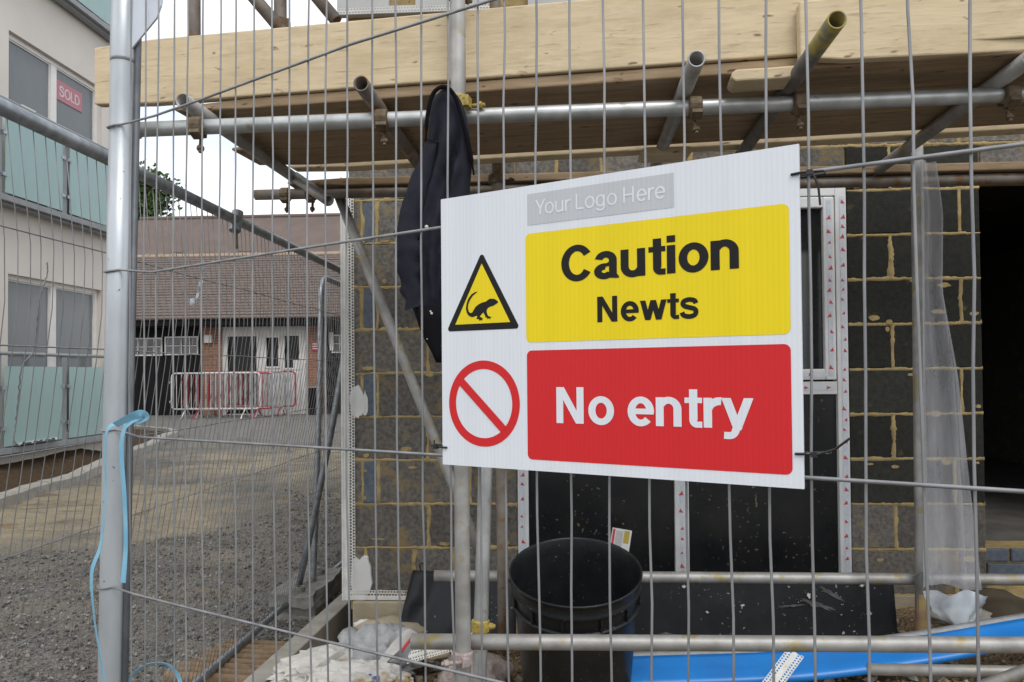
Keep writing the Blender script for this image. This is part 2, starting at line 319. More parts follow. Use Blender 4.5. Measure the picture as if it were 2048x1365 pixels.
def thing(name, loc, label, cat, group=None, rz=0):
    o = bpy.data.objects.new(name, None); col.objects.link(o); o.location = loc; o.rotation_euler = (0, 0, rz); o.empty_display_size = .1
    return tag(o, label, cat, group)
def fbm(x, y, z=0, o=4): return noise.fractal(Vector((x, y, z)), 1.0, 2.0, o)
def sm(a, b, x):
    t = min(1, max(0, (x-a)/(b-a))); return t*t*(3-2*t)
def lerp(a, b, t): return a+(b-a)*t
def interp(x, pts):
    if x <= pts[0][0]: return pts[0][1]
    for (a, p), (b, q) in zip(pts, pts[1:]):
        if x <= b: return p+(q-p)*(x-a)/(b-a)
    return pts[-1][1]
def crom(P, n=8):
    P = [Vector(p) for p in P]; out = []
    for i in range(len(P)-1):
        a, b, c, d = P[max(i-1, 0)], P[i], P[i+1], P[min(i+2, len(P)-1)]
        for k in range(n):
            t = k/n; out.append(.5*((2*b)+(c-a)*t+(2*a-5*b+4*c-d)*t*t+(3*b-a-3*c+d)*t**3))
    return out+[P[-1]]

# ------------------------------------------------------------------ ground
def gz(x, y):
    z = interp(y, [(-5, -.05), (3.5, 0), (5, .05), (7, .17), (10, .22), (14, .28), (19, .39), (30, .5), (200, .6)])
    z += .03*fbm(x*.6, y*.6)*sm(1, 6, y)+.012*fbm(x*3, y*3, 2)
    mk_ = sm(-1.28, -.95, x)*(1-sm(3.2, 4.2, x))*sm(1.7, 2.75, y)*(1-sm(3.9, 4.2, y))
    z += mk_*(.10+.085*max(0, min(x+.6, 3))+.05*fbm(x*2.2, y*2.2, 5)+.025*fbm(x*8, y*8, 1))
    return z
def axis(lo, hi, step, far_lo, far_hi, g=1.18):
    a = list(np.arange(lo, hi+1e-6, step)); s = step; x = a[-1]
    while x < far_hi: s *= g; x += s; a.append(x)
    s = step; x = a[0]; pre = []
    while x > far_lo: s *= g; x -= s; pre.append(x)
    return pre[::-1]+a
xs = axis(-4.2, 3.0, .05, -120, 120); ys = axis(2.3, 6.5, .05, -40, 160)
g = MB(); g.grid([[(x, y, gz(x, y)) for x in xs] for y in ys])
ground = g.build('ground', 'ground', smooth=True); tag(ground, 'rough gravel and sand ground of the building site', kind='structure')
sand = []; pave = []; soil = []
for (x, y, z) in g.v:
    s = max(0, 1-(((x+5.0)/2.6)**2+((y-7.3)/1.9)**2))*1.1
    s = max(s, .75*max(0, 1-(((x+3.6)/2.2)**2+((y-10.8)/2.6)**2)), .5*max(0, 1-(((x+2.2)/1.2)**2+((y-7.8)/1.6)**2)))
    sand.append(s); pave.append(sm(11.5, 14.5, y)); soil.append(sm(-1.25, -1.0, x)*sm(1.6, 2.6, y)*(1-sm(3.9, 4.3, y)))
for nm, d in (('sand', sand), ('pave', pave), ('soil', soil)):
    ground.data.attributes.new(nm, 'FLOAT', 'POINT').data.foreach_set('value', d)
# loose stones
def stones(name, n, fx, fy, s0, s1, mat, label, pw=2.0, lift=.3):
    rs = np.random.RandomState(len(name)*7); V = []; F = []
    oct_v = np.array([(1, 0, 0), (-1, 0, 0), (0, 1, 0), (0, -1, 0), (0, 0, 1), (0, 0, -1)], float)
    oct_f = [(0, 2, 4), (2, 1, 4), (1, 3, 4), (3, 0, 4), (2, 0, 5), (1, 2, 5), (3, 1, 5), (0, 3, 5)]
    for i in range(n):
        x, y = fx(rs), fy(rs)
        if ((x+5.0)/2.6)**2+((y-7.3)/1.9)**2 < .8: continue
        r = s0+(s1-s0)*rs.rand()**pw; q = Matrix.Rotation(rs.rand()*6.3, 3, 'Z') @ Matrix.Rotation(rs.rand()*3, 3, 'X')
        v = oct_v*(.6+.7*rs.rand(6, 1))*r*np.array([1, .85, .65]); v = v @ np.array(q).T+np.array([x, y, gz(x, y)+r*lift])
        o = len(V); V += v.tolist(); F += [tuple(a+o for a in f) for f in oct_f]
    m = MB(); m.v = V; m.f = F; o = m.build(name, mat)
    tone = np.repeat(rs.rand(len(V)//6), 6); o.data.attributes.new('tone', 'FLOAT', 'POINT').data.foreach_set('value', tone)
    return tag(o, label, 'gravel', kind='stuff')
stones('gravel', 16000, lambda r: -4.6+3.3*r.rand(), lambda r: 3.2+5.0*r.rand()**1.9, .005, .020, 'stone', 'loose dark grey gravel scattered over the road')
stones('grit_heap', 1500, lambda r: -.36+.12*r.randn(), lambda r: 3.05+.14*r.randn(), .004, .012, 'rubble', 'heap of fine grit beside the leaning pole', 1.5)
stones('rubble', 3600, lambda r: -1.05+3.6*r.rand(), lambda r: 2.5+1.25*r.rand(), .005, .035, 'rubble', 'loose tan rubble and mortar crumbs below the wall', 3.5)

# kerb with its stones, planter bed
kp = [(-5.25, 5.2), (-5.6, 7.26), (-5.74, 8.17), (-6.05, 9.6), (-6.5, 11.2), (-6.80, 12.2), (-7.12, 13.2), (-7.27, 13.8), (-7.52, 14.4), (-8.0, 14.85), (-9.06, 15.4), (-10.5, 15.8)]
kc = crom([(x, y, 0) for x, y in kp], 10)
kroot = thing('kerb', (-5.6, 7.3, .2), 'pale concrete kerb curving round the soil bed at the apartment block', 'kerb')
def mkparent(o, root): o.parent = root; o.matrix_parent_inverse = root.matrix_basis.inverted(); return o
acc = 0; seg = [kc[0]]; segs = []
for a, b in zip(kc, kc[1:]):
    seg.append(b); acc += (b-a).length
    if acc > .9: segs.append(seg); seg = [b]; acc = 0
segs.append(seg)
for sgm in segs:
    if len(sgm) < 2: continue
    rows = []
    for i, p in enumerate(sgm):
        d = (sgm[min(i+1, len(sgm)-1)]-sgm[max(i-1, 0)]).normalized(); nx = Vector((-d.y, d.x, 0)); p = p.copy()
        if i == 0: p += d*.006
        if i == len(sgm)-1: p -= d*.006
        z = gz(p.x, p.y); h = .125+.004*random.random(); L = p+nx*.07; Rr = p-nx*.07
        rows.append([(Rr.x, Rr.y, z-.1), (Rr.x, Rr.y, z+h-.025), (Rr.x+nx.x*.025, Rr.y+nx.y*.025, z+h), (L.x, L.y, z+h), (L.x, L.y, z-.1)])
    m = MB(); m.grid(rows); n5 = len(rows)-1
    m.f += [(0, 1, 2, 3, 4), tuple(n5*5+k for k in (4, 3, 2, 1, 0))]
    mkparent(m.build('kerb_stone', 'kerb', None), kroot)
bed = MB(); rows = []
for p in kc:
    x1 = min(-6.5, p.x-.4) if p.y < 11 else p.x-3
    rows.append([(lerp(p.x-.06, x1, t), p.y, gz(p.x, p.y)+.06+t*.22*(1 if p.y < 11.5 else .3)+.03*fbm(p.x+t*3, p.y*2, 3)) for t in np.linspace(0, 1, 9)])
bed.grid(rows); tag(bed.build('soil_bed', 'soil', smooth=True), 'bare dark soil bed between the kerb and the apartment block', kind='structure')

# ------------------------------------------------------------------ wall with openings
def wall_holes(m, ax, u0_, u1_, z0, z1, holes, p0, p1):
    """slab in plane (u,z), ax 'X' (u along X, thickness in Y p0..p1) or 'Y'; holes are (ua,ub,za,zb)"""
    us = sorted({u0_, u1_, *[v for h in holes for v in h[:2]]}); zs = sorted({z0, z1, *[v for h in holes for v in h[2:]]})
    us = [u for u in us if u0_ <= u <= u1_]; zs = [z for z in zs if z0 <= z <= z1]
    def P(u, p, z): return (u, p, z) if ax == 'X' else (p, u, z)
    def hole(u, z): return any(h[0] < u < h[1] and h[2] < z < h[3] for h in holes)
    solid = lambda i, k: 0 <= i < len(us)-1 and 0 <= k < len(zs)-1 and not hole((us[i]+us[i+1])/2, (zs[k]+zs[k+1])/2)
    for i in range(len(us)-1):
        for k in range(len(zs)-1):
            if not solid(i, k): continue
            a, b, c, d = us[i], us[i+1], zs[k], zs[k+1]
            m.add([P(a, p0, c), P(b, p0, c), P(b, p0, d), P(a, p0, d)], [(0, 1, 2, 3)])
            m.add([P(a, p1, c), P(b, p1, c), P(b, p1, d), P(a, p1, d)], [(3, 2, 1, 0)])
            for (di, dk, q) in ((-1, 0, [(a, c), (a, d)]), (1, 0, [(b, c), (b, d)]), (0, -1, [(a, c), (b, c)]), (0, 1, [(a, d), (b, d)])):
                if not solid(i+di, k+dk):
                    (ua, za), (ub, zb) = q
                    m.add([P(ua, p0, za), P(ub, p0, zb), P(ub, p1, zb), P(ua, p1, za)], [(0, 1, 2, 3)])
    return m
def frame(m, ax, ua, ub, za, zb, t, p0, p1, bars_u=(), bars_z=()):
    """rectangular frame with optional bars"""
    def B(a, b, c, d):
        m.box((a, p0, c), (b, p1, d)) if ax == 'X' else m.box((p0, a, c), (p1, b, d))
    B(ua, ua+t, za, zb); B(ub-t, ub, za, zb); B(ua+t, ub-t, zb-t, zb); B(ua+t, ub-t, za, za+t)
    for u, tt in bars_u: B(u-tt/2, u+tt/2, za+t, zb-t)
    for z, tt in bars_z: B(ua+t, ub-t, z-tt/2, z+tt/2)
    return m

# ------------------------------------------------------------------ apartment block on the left
apt = thing('apartment_block', (-6.5, 9.5, .2), 'cream rendered apartment block with grey Juliet balconies on the left', 'building')
def A(o): return mkparent(o, apt)
FLOORS = [(.66, 2.74), (3.62, 5.69), (6.58, 8.65)]
WY = (8.54, 10.39)
m = MB(); wall_holes(m, 'Y', 3.0, 11.06, -.1, 9.6, [(WY[0], WY[1], a, b) for a, b in FLOORS], -6.5, -6.75)
m.box((-14, 3.0, -.1), (-6.752, 11.06, 9.6)); A(m.build('wall', 'cream'))
# low brick plinth on the gable end
m = MB(); m.box((-14, 11.062, .1), (-6.52, 11.12, .62)); A(m.build('plinth', 'brick'))
for fi, (za, zb) in enumerate(FLOORS):
    wn = MB(); frame(wn, 'Y', WY[0], WY[1], za, zb, .06, -6.62, -6.56, bars_u=[(9.44, .11)])
    wo = A(wn.build('window', 'apt_frame', bevel=.004))
    for ya, yb in ((8.60, 9.385), (9.495, 10.33)):
        s = MB(); frame(s, 'Y', ya+.002, yb-.002, za+.062, zb-.062, .015, -6.61, -6.575)
        so = s.build('sash', 'apt_frame'); so.parent = wo
        p = MB(); p.box((-6.60, ya+.015, za+.075), (-6.592, yb-.015, zb-.075)); po = p.build('pane', 'room_glass'); po.parent = wo
    q = MB(); q.box((-6.749, WY[0]-.0, za), (-6.742, WY[1], zb)); o = q.build('room', 'room_dark'); o.parent = wo
    for (ya, yb, zz) in ((8.6, 8.80, za), (9.18, 9.40, za), (10.05, 10.34, za), (9.5, 9.62, za)) if fi != 1 else ((9.16, 9.41, za), (10.1, 10.34, za), (8.6, 9.4, zb-.75)):
        rows = [[(-6.70+.014*math.sin(k*1.3), lerp(ya, yb, k/14), z) for k in range(15)] for z in (zz, zb)]
        q = MB(); q.grid(rows); o = q.build('curtain', 'curtain', smooth=True, solid=.003); o.parent = wo
    v = MB(); v.box((-6.574, 9.62, zb-.052), (-6.566, 10.12, zb-.028)); vo = v.build('trickle_vent', 'black_plastic'); vo.parent = wo
# Juliet balconies
for (zs, zr) in ((.60, 1.75), (3.55, 4.72), (6.46, 7.62)):
    b = MB(); b.box((-6.50, 8.05, zs), (-6.30, 10.62, zs+.07)); b.box((-6.46, 8.07, zs-.03), (-6.36, 10.6, zs-.001))
    bo = A(b.build('balcony', 'bal_metal', bevel=.004))
    for yp in (8.16, 9.315, 10.50):
        q = MB(); q.box((-6.345, yp-.05, zs+.071), (-6.325, yp+.05, zr+.0)); qo = q.build('balcony_post', 'bal_metal'); qo.parent = bo
    q = MB(); q.tube([(-6.335, 8.1, zr+.022), (-6.335, 10.58, zr+.022)], .022, 12); qo = q.build('handrail', 'bal_metal', smooth=True); qo.parent = bo
    for ya, yb in ((8.24, 9.24), (9.39, 10.42)):
        q = MB(); q.box((-6.312, ya, zs+.09), (-6.300, yb, zr-.13)); qo = q.build('glass_panel', 'bal_glass'); qo.parent = bo
        for yc in (ya+.02, yb-.02):
            for zc in (zs+.3, zr-.38):
                dy = -.07 if yc < (ya+yb)/2 else .07
                q = MB(); q.box((-6.322, min(yc, yc+dy), zc-.022), (-6.294, max(yc, yc+dy), zc+.022)); qo = q.build('glass_clamp', 'galv'); qo.parent = bo
# crumpled foil on the lowest balcony ledge
m = MB(); rows = []
for i in range(24):
    y = 8.4+i*.03; rows.append([(-6.42+.06*j, y, .685+.03*abs(math.sin(i*.9+j))+.02*random.random()) for j in range(4)])
m.grid(rows); tag(m.build('foil_scrap', 'cement', smooth=True), 'crumpled pale foil lying on the lowest balcony ledge', 'foil')

# ------------------------------------------------------------------ lettering drawn as strokes (cap height = 1)
def ell(cx, cy, a, b, tx, ty, d0, d1, n=26):
    o = []; i_ = []
    for k in range(n+1):
        t = R(lerp(d0, d1, k/n)); c, s_ = math.cos(t), math.sin(t)
        o.append((cx+a*c, cy+b*s_)); i_.append((cx+(a-tx)*c, cy+(b-ty)*s_))
    return ('strip', o, i_)
def rect(x0, y0, x1, y1): return ('poly', [(x0, y0), (x1, y0), (x1, y1), (x0, y1)])
def para(xt, yt, xb, yb, h): return ('poly', [(xb, yb), (xb+h, yb), (xt+h, yt), (xt, yt)])
def ribbon(P, t):
    C_ = crom([(x, y, 0) for x, y in P], 6); o = []; i_ = []
    for k, p in enumerate(C_):
        d = (C_[min(k+1, len(C_)-1)]-C_[max(k-1, 0)]).normalized(); n_ = Vector((-d.y, d.x, 0))*t/2
        o.append((p.x+n_.x, p.y+n_.y)); i_.append((p.x-n_.x, p.y-n_.y))
    return ('strip', o, i_)
def glyph(ch, t):
    h = t*.86; X = .745
    if ch == 'C': return [ell(.46, .5, .46, .515, t*1.05, h, 33, 327, 40)], .98
    if ch == 'O': return [ell(.5, .5, .5, .515, t*1.05, h, 0, 360, 48)], 1.09
    if ch == 'o': return [ell(.365, .37, .365, .39, t, h, 0, 360, 40)], .815
    if ch == 'e':
        return [ell(.355, .37, .355, .39, t, h, -4, 318, 40), rect(t*.55, .37-h*.42, .70, .37+h*.42)], .79
    if ch == 'a':
        return [ell(.325, .50, .305, .26, t, h, 0, 168, 24), rect(.63-t, .10, .63, .505), ell(.285, .205, .285, .22, t, h*.95, 75, 345, 30),
                ('poly', [(.34, .325), (.63-t*.6, .36), (.63-t*.6, .36+h*.75), (.34, .42)]), ('poly', [(.63-t, 0.02), (.63-t*.15, 0), (.69, 0), (.69, .03), (.63, .12), (.63-t, .12)])], .77
    if ch == 'u': return [rect(0, .28, t, X), ell(.325, .285, .325, .305, t, h, 180, 335, 24), rect(.655-t, 0, .655, X)], .775
    if ch == 'n': return [rect(0, 0, t, X), ell(.33, .445, .33, .315, t, h, 0, 152, 24), rect(.66-t, 0, .66, .45)], .775
    if ch == 't':
        x = .115; return [rect(x, .19, x+t, .955), rect(0, X-h*.78, .435, X), ell(x+.19, .19, .19, .2, t, h, 180, 268, 12), rect(x+.17, -.009, .435, h*.82)], .505
    if ch == 'i': return [rect(0, 0, t, X), rect(0, 1-h*.98, t, 1.0)], .33
    if ch == 'l': return [rect(0, 0, t, 1)], .33
    if ch == 'r': return [rect(0, 0, t, X), ell(.40, .40, .40, .36, t, h*1.1, 84, 165, 14)], .47
    if ch == 's': return [ribbon([(.575, .535), (.52, .64), (.335, .685), (.16, .64), (.105, .545), (.165, .455), (.335, .395), (.515, .335), (.575, .225), (.515, .11), (.325, .06), (.13, .115), (.07, .23)] if t > .14 else
                  [(.54, .55), (.49, .66), (.31, .70), (.14, .65), (.09, .55), (.15, .45), (.31, .385), (.49, .32), (.56, .21), (.5, .09), (.31, .04), (.11, .1), (.05, .23)], h)], .70
    if ch == 'N': return [rect(0, 0, t, 1), rect(.81-t, 0, .81, 1), para(0, 1, .81-t*1.12, 0, t*1.12)], .98
    if ch == 'w':
        q = t*1.02; return [para(0, X, .19, 0, q), para(.40, X, .19, 0, q), para(.40, X, .60, 0, q), para(.80, X, .60, 0, q)], 1.06
    if ch == 'y':
        q = t*1.08; return [para(0, X, .27, .0, q), para(.53, X, .235, -.045, q), ribbon([(.345, -.02), (.315, -.10), (.25, -.165), (.16, -.18), (.055, -.175)], h*.98)], .76
    if ch == 'Y': return [para(0, 1, .36, .40, t*1.15), para(.72, 1, .36, .40, t*1.15), rect(.36+t*.075, 0, .36+t*1.075, .45)], .80
    if ch == 'L': return [rect(0, 0, t, 1), rect(t*.5, 0, .60, h)], .70
    if ch == 'H': return [rect(0, 0, t, 1), rect(.76-t, 0, .76, 1), rect(t*.5, .5-h/2, .76-t*.5, .5+h/2)], .95
    if ch == 'g': return [ell(.34, .375, .34, .385, t, h, 0, 360, 36), rect(.68-t, -.03, .68, X), ell(.345, -.03, .335, .25, t, h, 190, 360, 22)], .82
    if ch == 'S': return [ribbon([(.68, .71), (.61, .88), (.39, .95), (.17, .88), (.10, .74), (.19, .61), (.40, .53), (.63, .44), (.72, .28), (.62, .12), (.39, .055), (.14, .12), (.06, .29)], t)], .88
    if ch == 'D': return [rect(0, 0, t, 1), rect(t*.5, 1-h, .36, 1), rect(t*.5, 0, .36, h), ell(.34, .5, .46, .5, t, h, -90, 90, 26)], .93
    return [], .36
def text_mesh(txt, t, x0, x1, base, cap, depth0, dz, sy=None):
    """lettering fitted between x0 and x1 (local x), baseline and cap height given; laid at local y = depth0"""
    out = []; adv = 0; gap = 0
    for ch in txt:
        G, a = glyph(ch, t); out.append((adv, G)); adv += a-(.035 if t > .15 else 0)
    pts = [p[0]+o for o, G in out for g_ in G for L in g_[1:] for p in L]; wmin, wmax = min(pts), max(pts); kx = (x1-x0)/(wmax-wmin)
    m = MB()
    for o, G in out:
        for k, g_ in enumerate(G):
            y = depth0-k*dz; T = lambda p: (x0+(p[0]+o-wmin)*kx, y, base+p[1]*cap)
            if g_[0] == 'poly': m.add([T(p) for p in g_[1]], [tuple(range(len(g_[1])))])
            else:
                n = len(g_[1]); m.add([T(p) for p in g_[1]]+[T(p) for p in g_[2]], [(i, i+1, n+i+1, n+i) for i in range(n-1)])
    return m

sold = thing('sold_sign', (-6.585, 9.75, 5.36), 'pink SOLD sign stuck in the upper apartment window', 'sign', rz=R(90))
sold.location = (-6.586, 9.79, 5.355)
m = MB(); m.box((-.275, -.004, -.135), (.275, .002, .135)); mo = m.build('panel', simple('sold_pink', (.46, .17, .20), rough=.5), sold)
m = text_mesh('SOLD', .17, -.215, .215, -.07, .14, -.006, .0004); m.build('lettering', simple('sold_white', (.62, .55, .55), rough=.5), sold)
tag(thing('notice', (-6.586, 9.0, 4.82), 'small white paper notice low in the upper apartment window', 'notice', rz=R(90)))
MB().box((-.13, -.003, -.09), (.13, .003, .09)).build('sheet', 'card', bpy.data.objects['notice'])

# ------------------------------------------------------------------ bungalow across the yard
BX = lambda px: -11.734+(px-257)*.01415
BZ = lambda py: 3.03-(py-640)*.01393
bun = thing('bungalow', (-8, 20, .4), 'brick bungalow with tiled roof and black garage door across the yard', 'building')
def B(o): return mkparent(o, bun)
GX0, GX1, PX1, DX1, P2X, RX = BX(262), BX(408), BX(446), BX(613), BX(648), BX(760)
m = MB(); m.box((-14.5, 20.12, .2), (RX, 24.5, 3.0)); B(m.build('wall', 'brick'))
for a, b in ((-14.5, GX0), (GX1, PX1), (DX1, P2X)):
    m = MB(); m.box((a, 19.95, .2), (b, 20.119, 3.0)); B(m.build('pier', 'brick'))
# garage doors with glazed lights
def garage(x0, x1, lights):
    m = MB(); m.box((x0+.002, 20.0, .35), (x1-.002, 20.1, 2.82)); d = B(m.build('garage_door', 'dark_timber'))
    n_ = 9
    for i in range(n_):
        xa = x0+.03+(x1-x0-.06)*i/n_; xb = x0+.03+(x1-x0-.06)*(i+1)/n_-.012
        q = MB(); q.box((xa, 19.985, .4), (xb, 19.999, 2.0)); o = q.build('plank', 'dark_timber'); o.parent = d
    for (a, b, c, e) in lights:
        q = MB(); frame(q, 'X', a, b, c, e, .035, 19.965, 19.995, bars_u=[(a+(b-a)*k/4, .022) for k in (1, 2, 3)], bars_z=[((c+e)/2, .022)])
        o = q.build('glazing_frame', 'white_paint'); o.parent = d
        for i in range(4):
            for k in range(2):
                q = MB(); q.box((a+(b-a)*i/4+.03, 19.984, c+(e-c)*k/2+.03), (a+(b-a)*(i+1)/4-.02, 19.998, c+(e-c)*(k+1)/2-.02))
                o = q.build('pane', 'pane_grey'); o.parent = d
MT['pane_grey'] = simple('grey_pane', (.16, .15, .145), (.09, .085, .08), rough=.15, scale=2)
garage(GX0, GX1, [(BX(261), BX(326), BZ(711), BZ(675)), (BX(331), BX(398), BZ(710), BZ(673))])
garage(P2X, BX(758), [(BX(662), BX(730), BZ(709), BZ(673))])
# white door and window screen
m = MB(); wall_holes(m, 'X', PX1+.002, DX1-.002, .36, 2.82, [(BX(455), BX(517), .37, BZ(672)), (BX(532), BX(560), BZ(738), BZ(675)), (BX(568), BX(601), BZ(741), BZ(672))], 19.99, 20.08)
scr = B(m.build('screen', 'white_paint'))
for k, (a, b, c, e) in enumerate(((BX(455), BX(517), .37, BZ(672)), (BX(532), BX(560), BZ(738), BZ(675)), (BX(568), BX(601), BZ(741), BZ(672)))):
    q = MB(); q.box((a, 20.05, c), (b, 20.07, e)); o = q.build('pane', 'glass_dark'); o.parent = scr
    q = MB(); frame(q, 'X', a-.02, b+.02, c-.0+.001, e+.02, .05, 19.965, 19.989); o = q.build('window_frame' if k else 'door_frame', 'white_paint'); o.parent = scr
for i in range(10):
    xa = BX(521)+i*(DX1-BX(521)-.02)/10; q = MB(); q.box((xa, 19.972, .38), (xa+(DX1-BX(521))/10-.02, 19.9895, BZ(746))); o = q.build('board', 'white_paint'); o.parent = scr
q = MB(); q.box((BX(586), 20.02, BZ(738)), (BX(600), 20.04, BZ(722))); o = q.build('window_notice', 'card'); o.parent = scr
q = MB(); q.box((-14.6, 19.55, 2.84), (RX, 19.95, 3.0)); B(q.build('fascia', 'dark_timber'))
# tiled front roof: stepped courses
m = MB(); n_ = 24; y0, z0, y1, z1 = 19.5, 3.02, 23.3, 5.36
for i in range(n_):
    a, b = i/n_, (i+1)/n_
    ya, za, yb, zb = lerp(y0, y1, a), lerp(z0, z1, a), lerp(y0, y1, b), lerp(z0, z1, b)
    X0, X1 = -14.8, RX+.2
    m.add([(X0, ya, za), (X1, ya, za), (X1, ya, za+.03), (X0, ya, za+.03), (X1, yb, zb+.004), (X0, yb, zb+.004)], [(0, 1, 2, 3), (3, 2, 4, 5)])
m.add([(-14.8, 23.3, 5.36), (RX+.2, 23.3, 5.36), (RX+.2, 27, 3.0), (-14.8, 27, 3.0)], [(0, 1, 2, 3)])
rf = B(m.build('roof', 'tile'))
x = -14.8
while x < RX:
    q = MB(); q.tube([(x+.008, 23.3, 5.33), (x+.442, 23.3, 5.33)], .085, 8); o = q.build('ridge_tile', 'tan_tile'); o.parent = rf
    q = MB(); q.tube([(x+.43, 23.3, 5.33), (x+.46, 23.3, 5.33)], .115, 8); o = q.build('ridge_joint', 'tan_tile'); o.parent = rf; x += .45
q = MB(); q.box((BX(414), 19.85, BZ(687)), (BX(428), 19.95, BZ(671))); lb = B(q.build('alarm_box', 'white_paint', bevel=.015))
q = MB(); q.box((BX(625), 19.93, BZ(705)), (BX(640), 19.95, BZ(688))); fs = B(q.build('red_notice', 'red_paint'))
for k in range(3):
    q = MB(); q.box((BX(626), 19.922, BZ(692+4.5*k)), (BX(639), 19.9295, BZ(690+4.5*k))); o = q.build('notice_line', 'card'); o.parent = fs
q = MB(); q.box((BX(659), 19.95, BZ(704)), (BX(667), 19.984, BZ(668))); B(q.build('paper_notice', 'card'))
# dark bin against the pier
bn = thing('litter_bin', (BX(637), 19.7, .4), 'dark grey bin standing by the far brick pier', 'bin')
m = MB(); m.box((-.15, -.15, 0), (.15, .15, .72)); m.build('body', 'dark_timber', bn, bevel=.02); m = MB(); m.box((-.16, -.17, .722), (.16, .16, .76)); m.build('lid', 'bal_metal', bn, bevel=.01)

# rear house roof
rear = thing('rear_house', (-9, 28, .5), 'taller house with plain brown hipped roof behind the bungalow', 'building')
m = MB(); m.box((-17.2, 25.0, .3), (1, 31.5, 4.6)); mkparent(m.build('wall', 'brick'), rear)
m = MB(); v = [(-17.9, 24.2, 4.55), (1.6, 24.2, 4.55), (1.6, 32, 4.55), (-17.9, 32, 4.55), (-15.95, 28, 7.6), (0, 28, 7.6)]
m.add(v, [(0, 1, 5, 4), (1, 2, 5), (2, 3, 4, 5), (3, 0, 4)]); ro = mkparent(m.build('roof', 'tile_brown'), rear)
m = MB(); m.tube([(-15.95, 28, 7.6), (0, 28, 7.6)], .09, 8); o = m.build('ridge', 'tile_brown'); o.parent = ro
for xx in (-13.4, -9.3, -10.9):
    m = MB(); m.obox((xx, 26.0, 5.97), (.22, 0, 0), (0, .1, .08), (0, -.02, .03)); o = m.build('roof_vent', 'tile_brown'); o.parent = ro

# ------------------------------------------------------------------ tree
def tree(name, label, base, h, cr, seed, nleaf):
    rs = random.Random(seed); t = thing(name, base, label, 'tree')
    m = MB(); tips = []
    m.tube([(0, 0, 0), (.1, .05, h*.35), (.0, -.1, h*.7), (.1, 0, h*.93)], [.28, .2, .11, .03], 8)
    for i in range(16):
        a = rs.random()*6.28; z0 = h*(.3+.55*rs.random()); L = cr*(.5+.5*rs.random())*(1.1-.5*(z0/h-.3))
        e = (math.cos(a)*L, math.sin(a)*L, z0+L*.55); m.tube([(0.05, 0, z0), (e[0]*.5, e[1]*.5, z0+L*.36), e], [.08, .05, .015], 5); tips += [e, (e[0]*.6, e[1]*.6, z0+L*.4)]
    m.build('trunk', 'bark', t, smooth=True)
    cl = [Vector((rs.gauss(0, .45)*cr, rs.gauss(0, .45)*cr, h*(.42+.56*rs.random()))) for _ in range(80)]+[Vector(e) for e in tips]
    cl = [c for c in cl if math.hypot(c.x, c.y) < cr*(1.15-.55*max(0, (c.z/h-.45)/.55))]
    V = []; F = []
    for i in range(nleaf):
        c = rs.choice(cl); d = Vector((rs.gauss(0, 1), rs.gauss(0, 1), rs.gauss(0, .9)))*.36; p = c+d
        n_ = Vector((rs.gauss(0, 1), rs.gauss(0, 1), rs.gauss(.6, 1))).normalized(); u = n_.orthogonal().normalized(); u = Matrix.Rotation(rs.random()*6.3, 3, n_) @ u; v_ = n_.cross(u)
        s = .09+.09*rs.random(); o = len(V); V += [tuple(p-u*s), tuple(p+v_*s*.55), tuple(p+u*s), tuple(p-v_*s*.55)]; F.append((o, o+1, o+2, o+3))
    m = MB(); m.v = V; m.f = F; tag(m.build('crown', 'leaf', t), kind='stuff')
tree('tree', 'leafy green tree rising behind the bungalow roof beside the fence post', (-22.0, 38, .6), 12.0, 2.4, 4, 22000)

# ------------------------------------------------------------------ pedestrian barriers
def barrier(x0, y, mat, label, rz, wid=2.3, bmat=None):
    bmat = bmat or mat
    t = thing('crowd_barrier', (x0, y, gz(x0, y)), label, 'barrier', 'crowd barriers stacked by the bungalow', rz)
    r = .1; H = 1.16; z0 = .24
    def arc(cx, cz, a0): return [(cx+r*math.cos(R(a0+30*k)), 0, cz+r*math.sin(R(a0+30*k))) for k in range(4)]
    P = [(r, 0, z0), ]+[(wid-r, 0, z0)]+arc(wid-r, z0+r, 270)[1:]+arc(wid-r, H-r, 0)+arc(r, H-r, 90)+arc(r, z0+r, 180)
    m = MB(); m.tube(P+[P[0]], .021, 7); m.build('frame', mat, t, smooth=True)
    for i in range(1, 18):
        q = MB(); q.tube([(wid*i/18, 0, z0), (wid*i/18, 0, H)], .009, 5); q.build('bar', bmat, t)
    for xx in (.38, wid-.38):
        q = MB(); q.tube([(xx, -.3, .0), (xx, -.24, .05), (xx, -.03, .24), (xx, .03, .24), (xx, .24, .05), (xx, .3, .0)], .018, 6); q.build('foot', mat, t)
    for zz in (.45, .95):
        q = MB(); q.tube([(0.0, 0, zz), (-.05, 0, zz), (-.05, 0, zz-.05)], .009, 5); q.build('hook', mat, t)
for px, y, mat, lb, rz in ((344, 18.55, 'white_paint', 'white crowd barrier, frontmost of the row', 1), (369, 18.72, 'red_paint', 'red crowd barrier directly behind the frontmost white one', 2), (374, 18.9, 'white_paint', 'white crowd barrier just behind the first red one', 1),
                           (396, 19.1, 'barrier_grey', 'grey galvanised crowd barrier in the middle of the row', 3), (420, 19.3, 'red_paint', 'red crowd barrier second from the back of the row', 2), (428, 19.5, 'white_paint', 'white crowd barrier hindmost and furthest right', 1)):
    barrier(BX(px)*y/20, y, mat, lb, R(rz), bmat='barrier_grey' if px in (420, 374) else None)

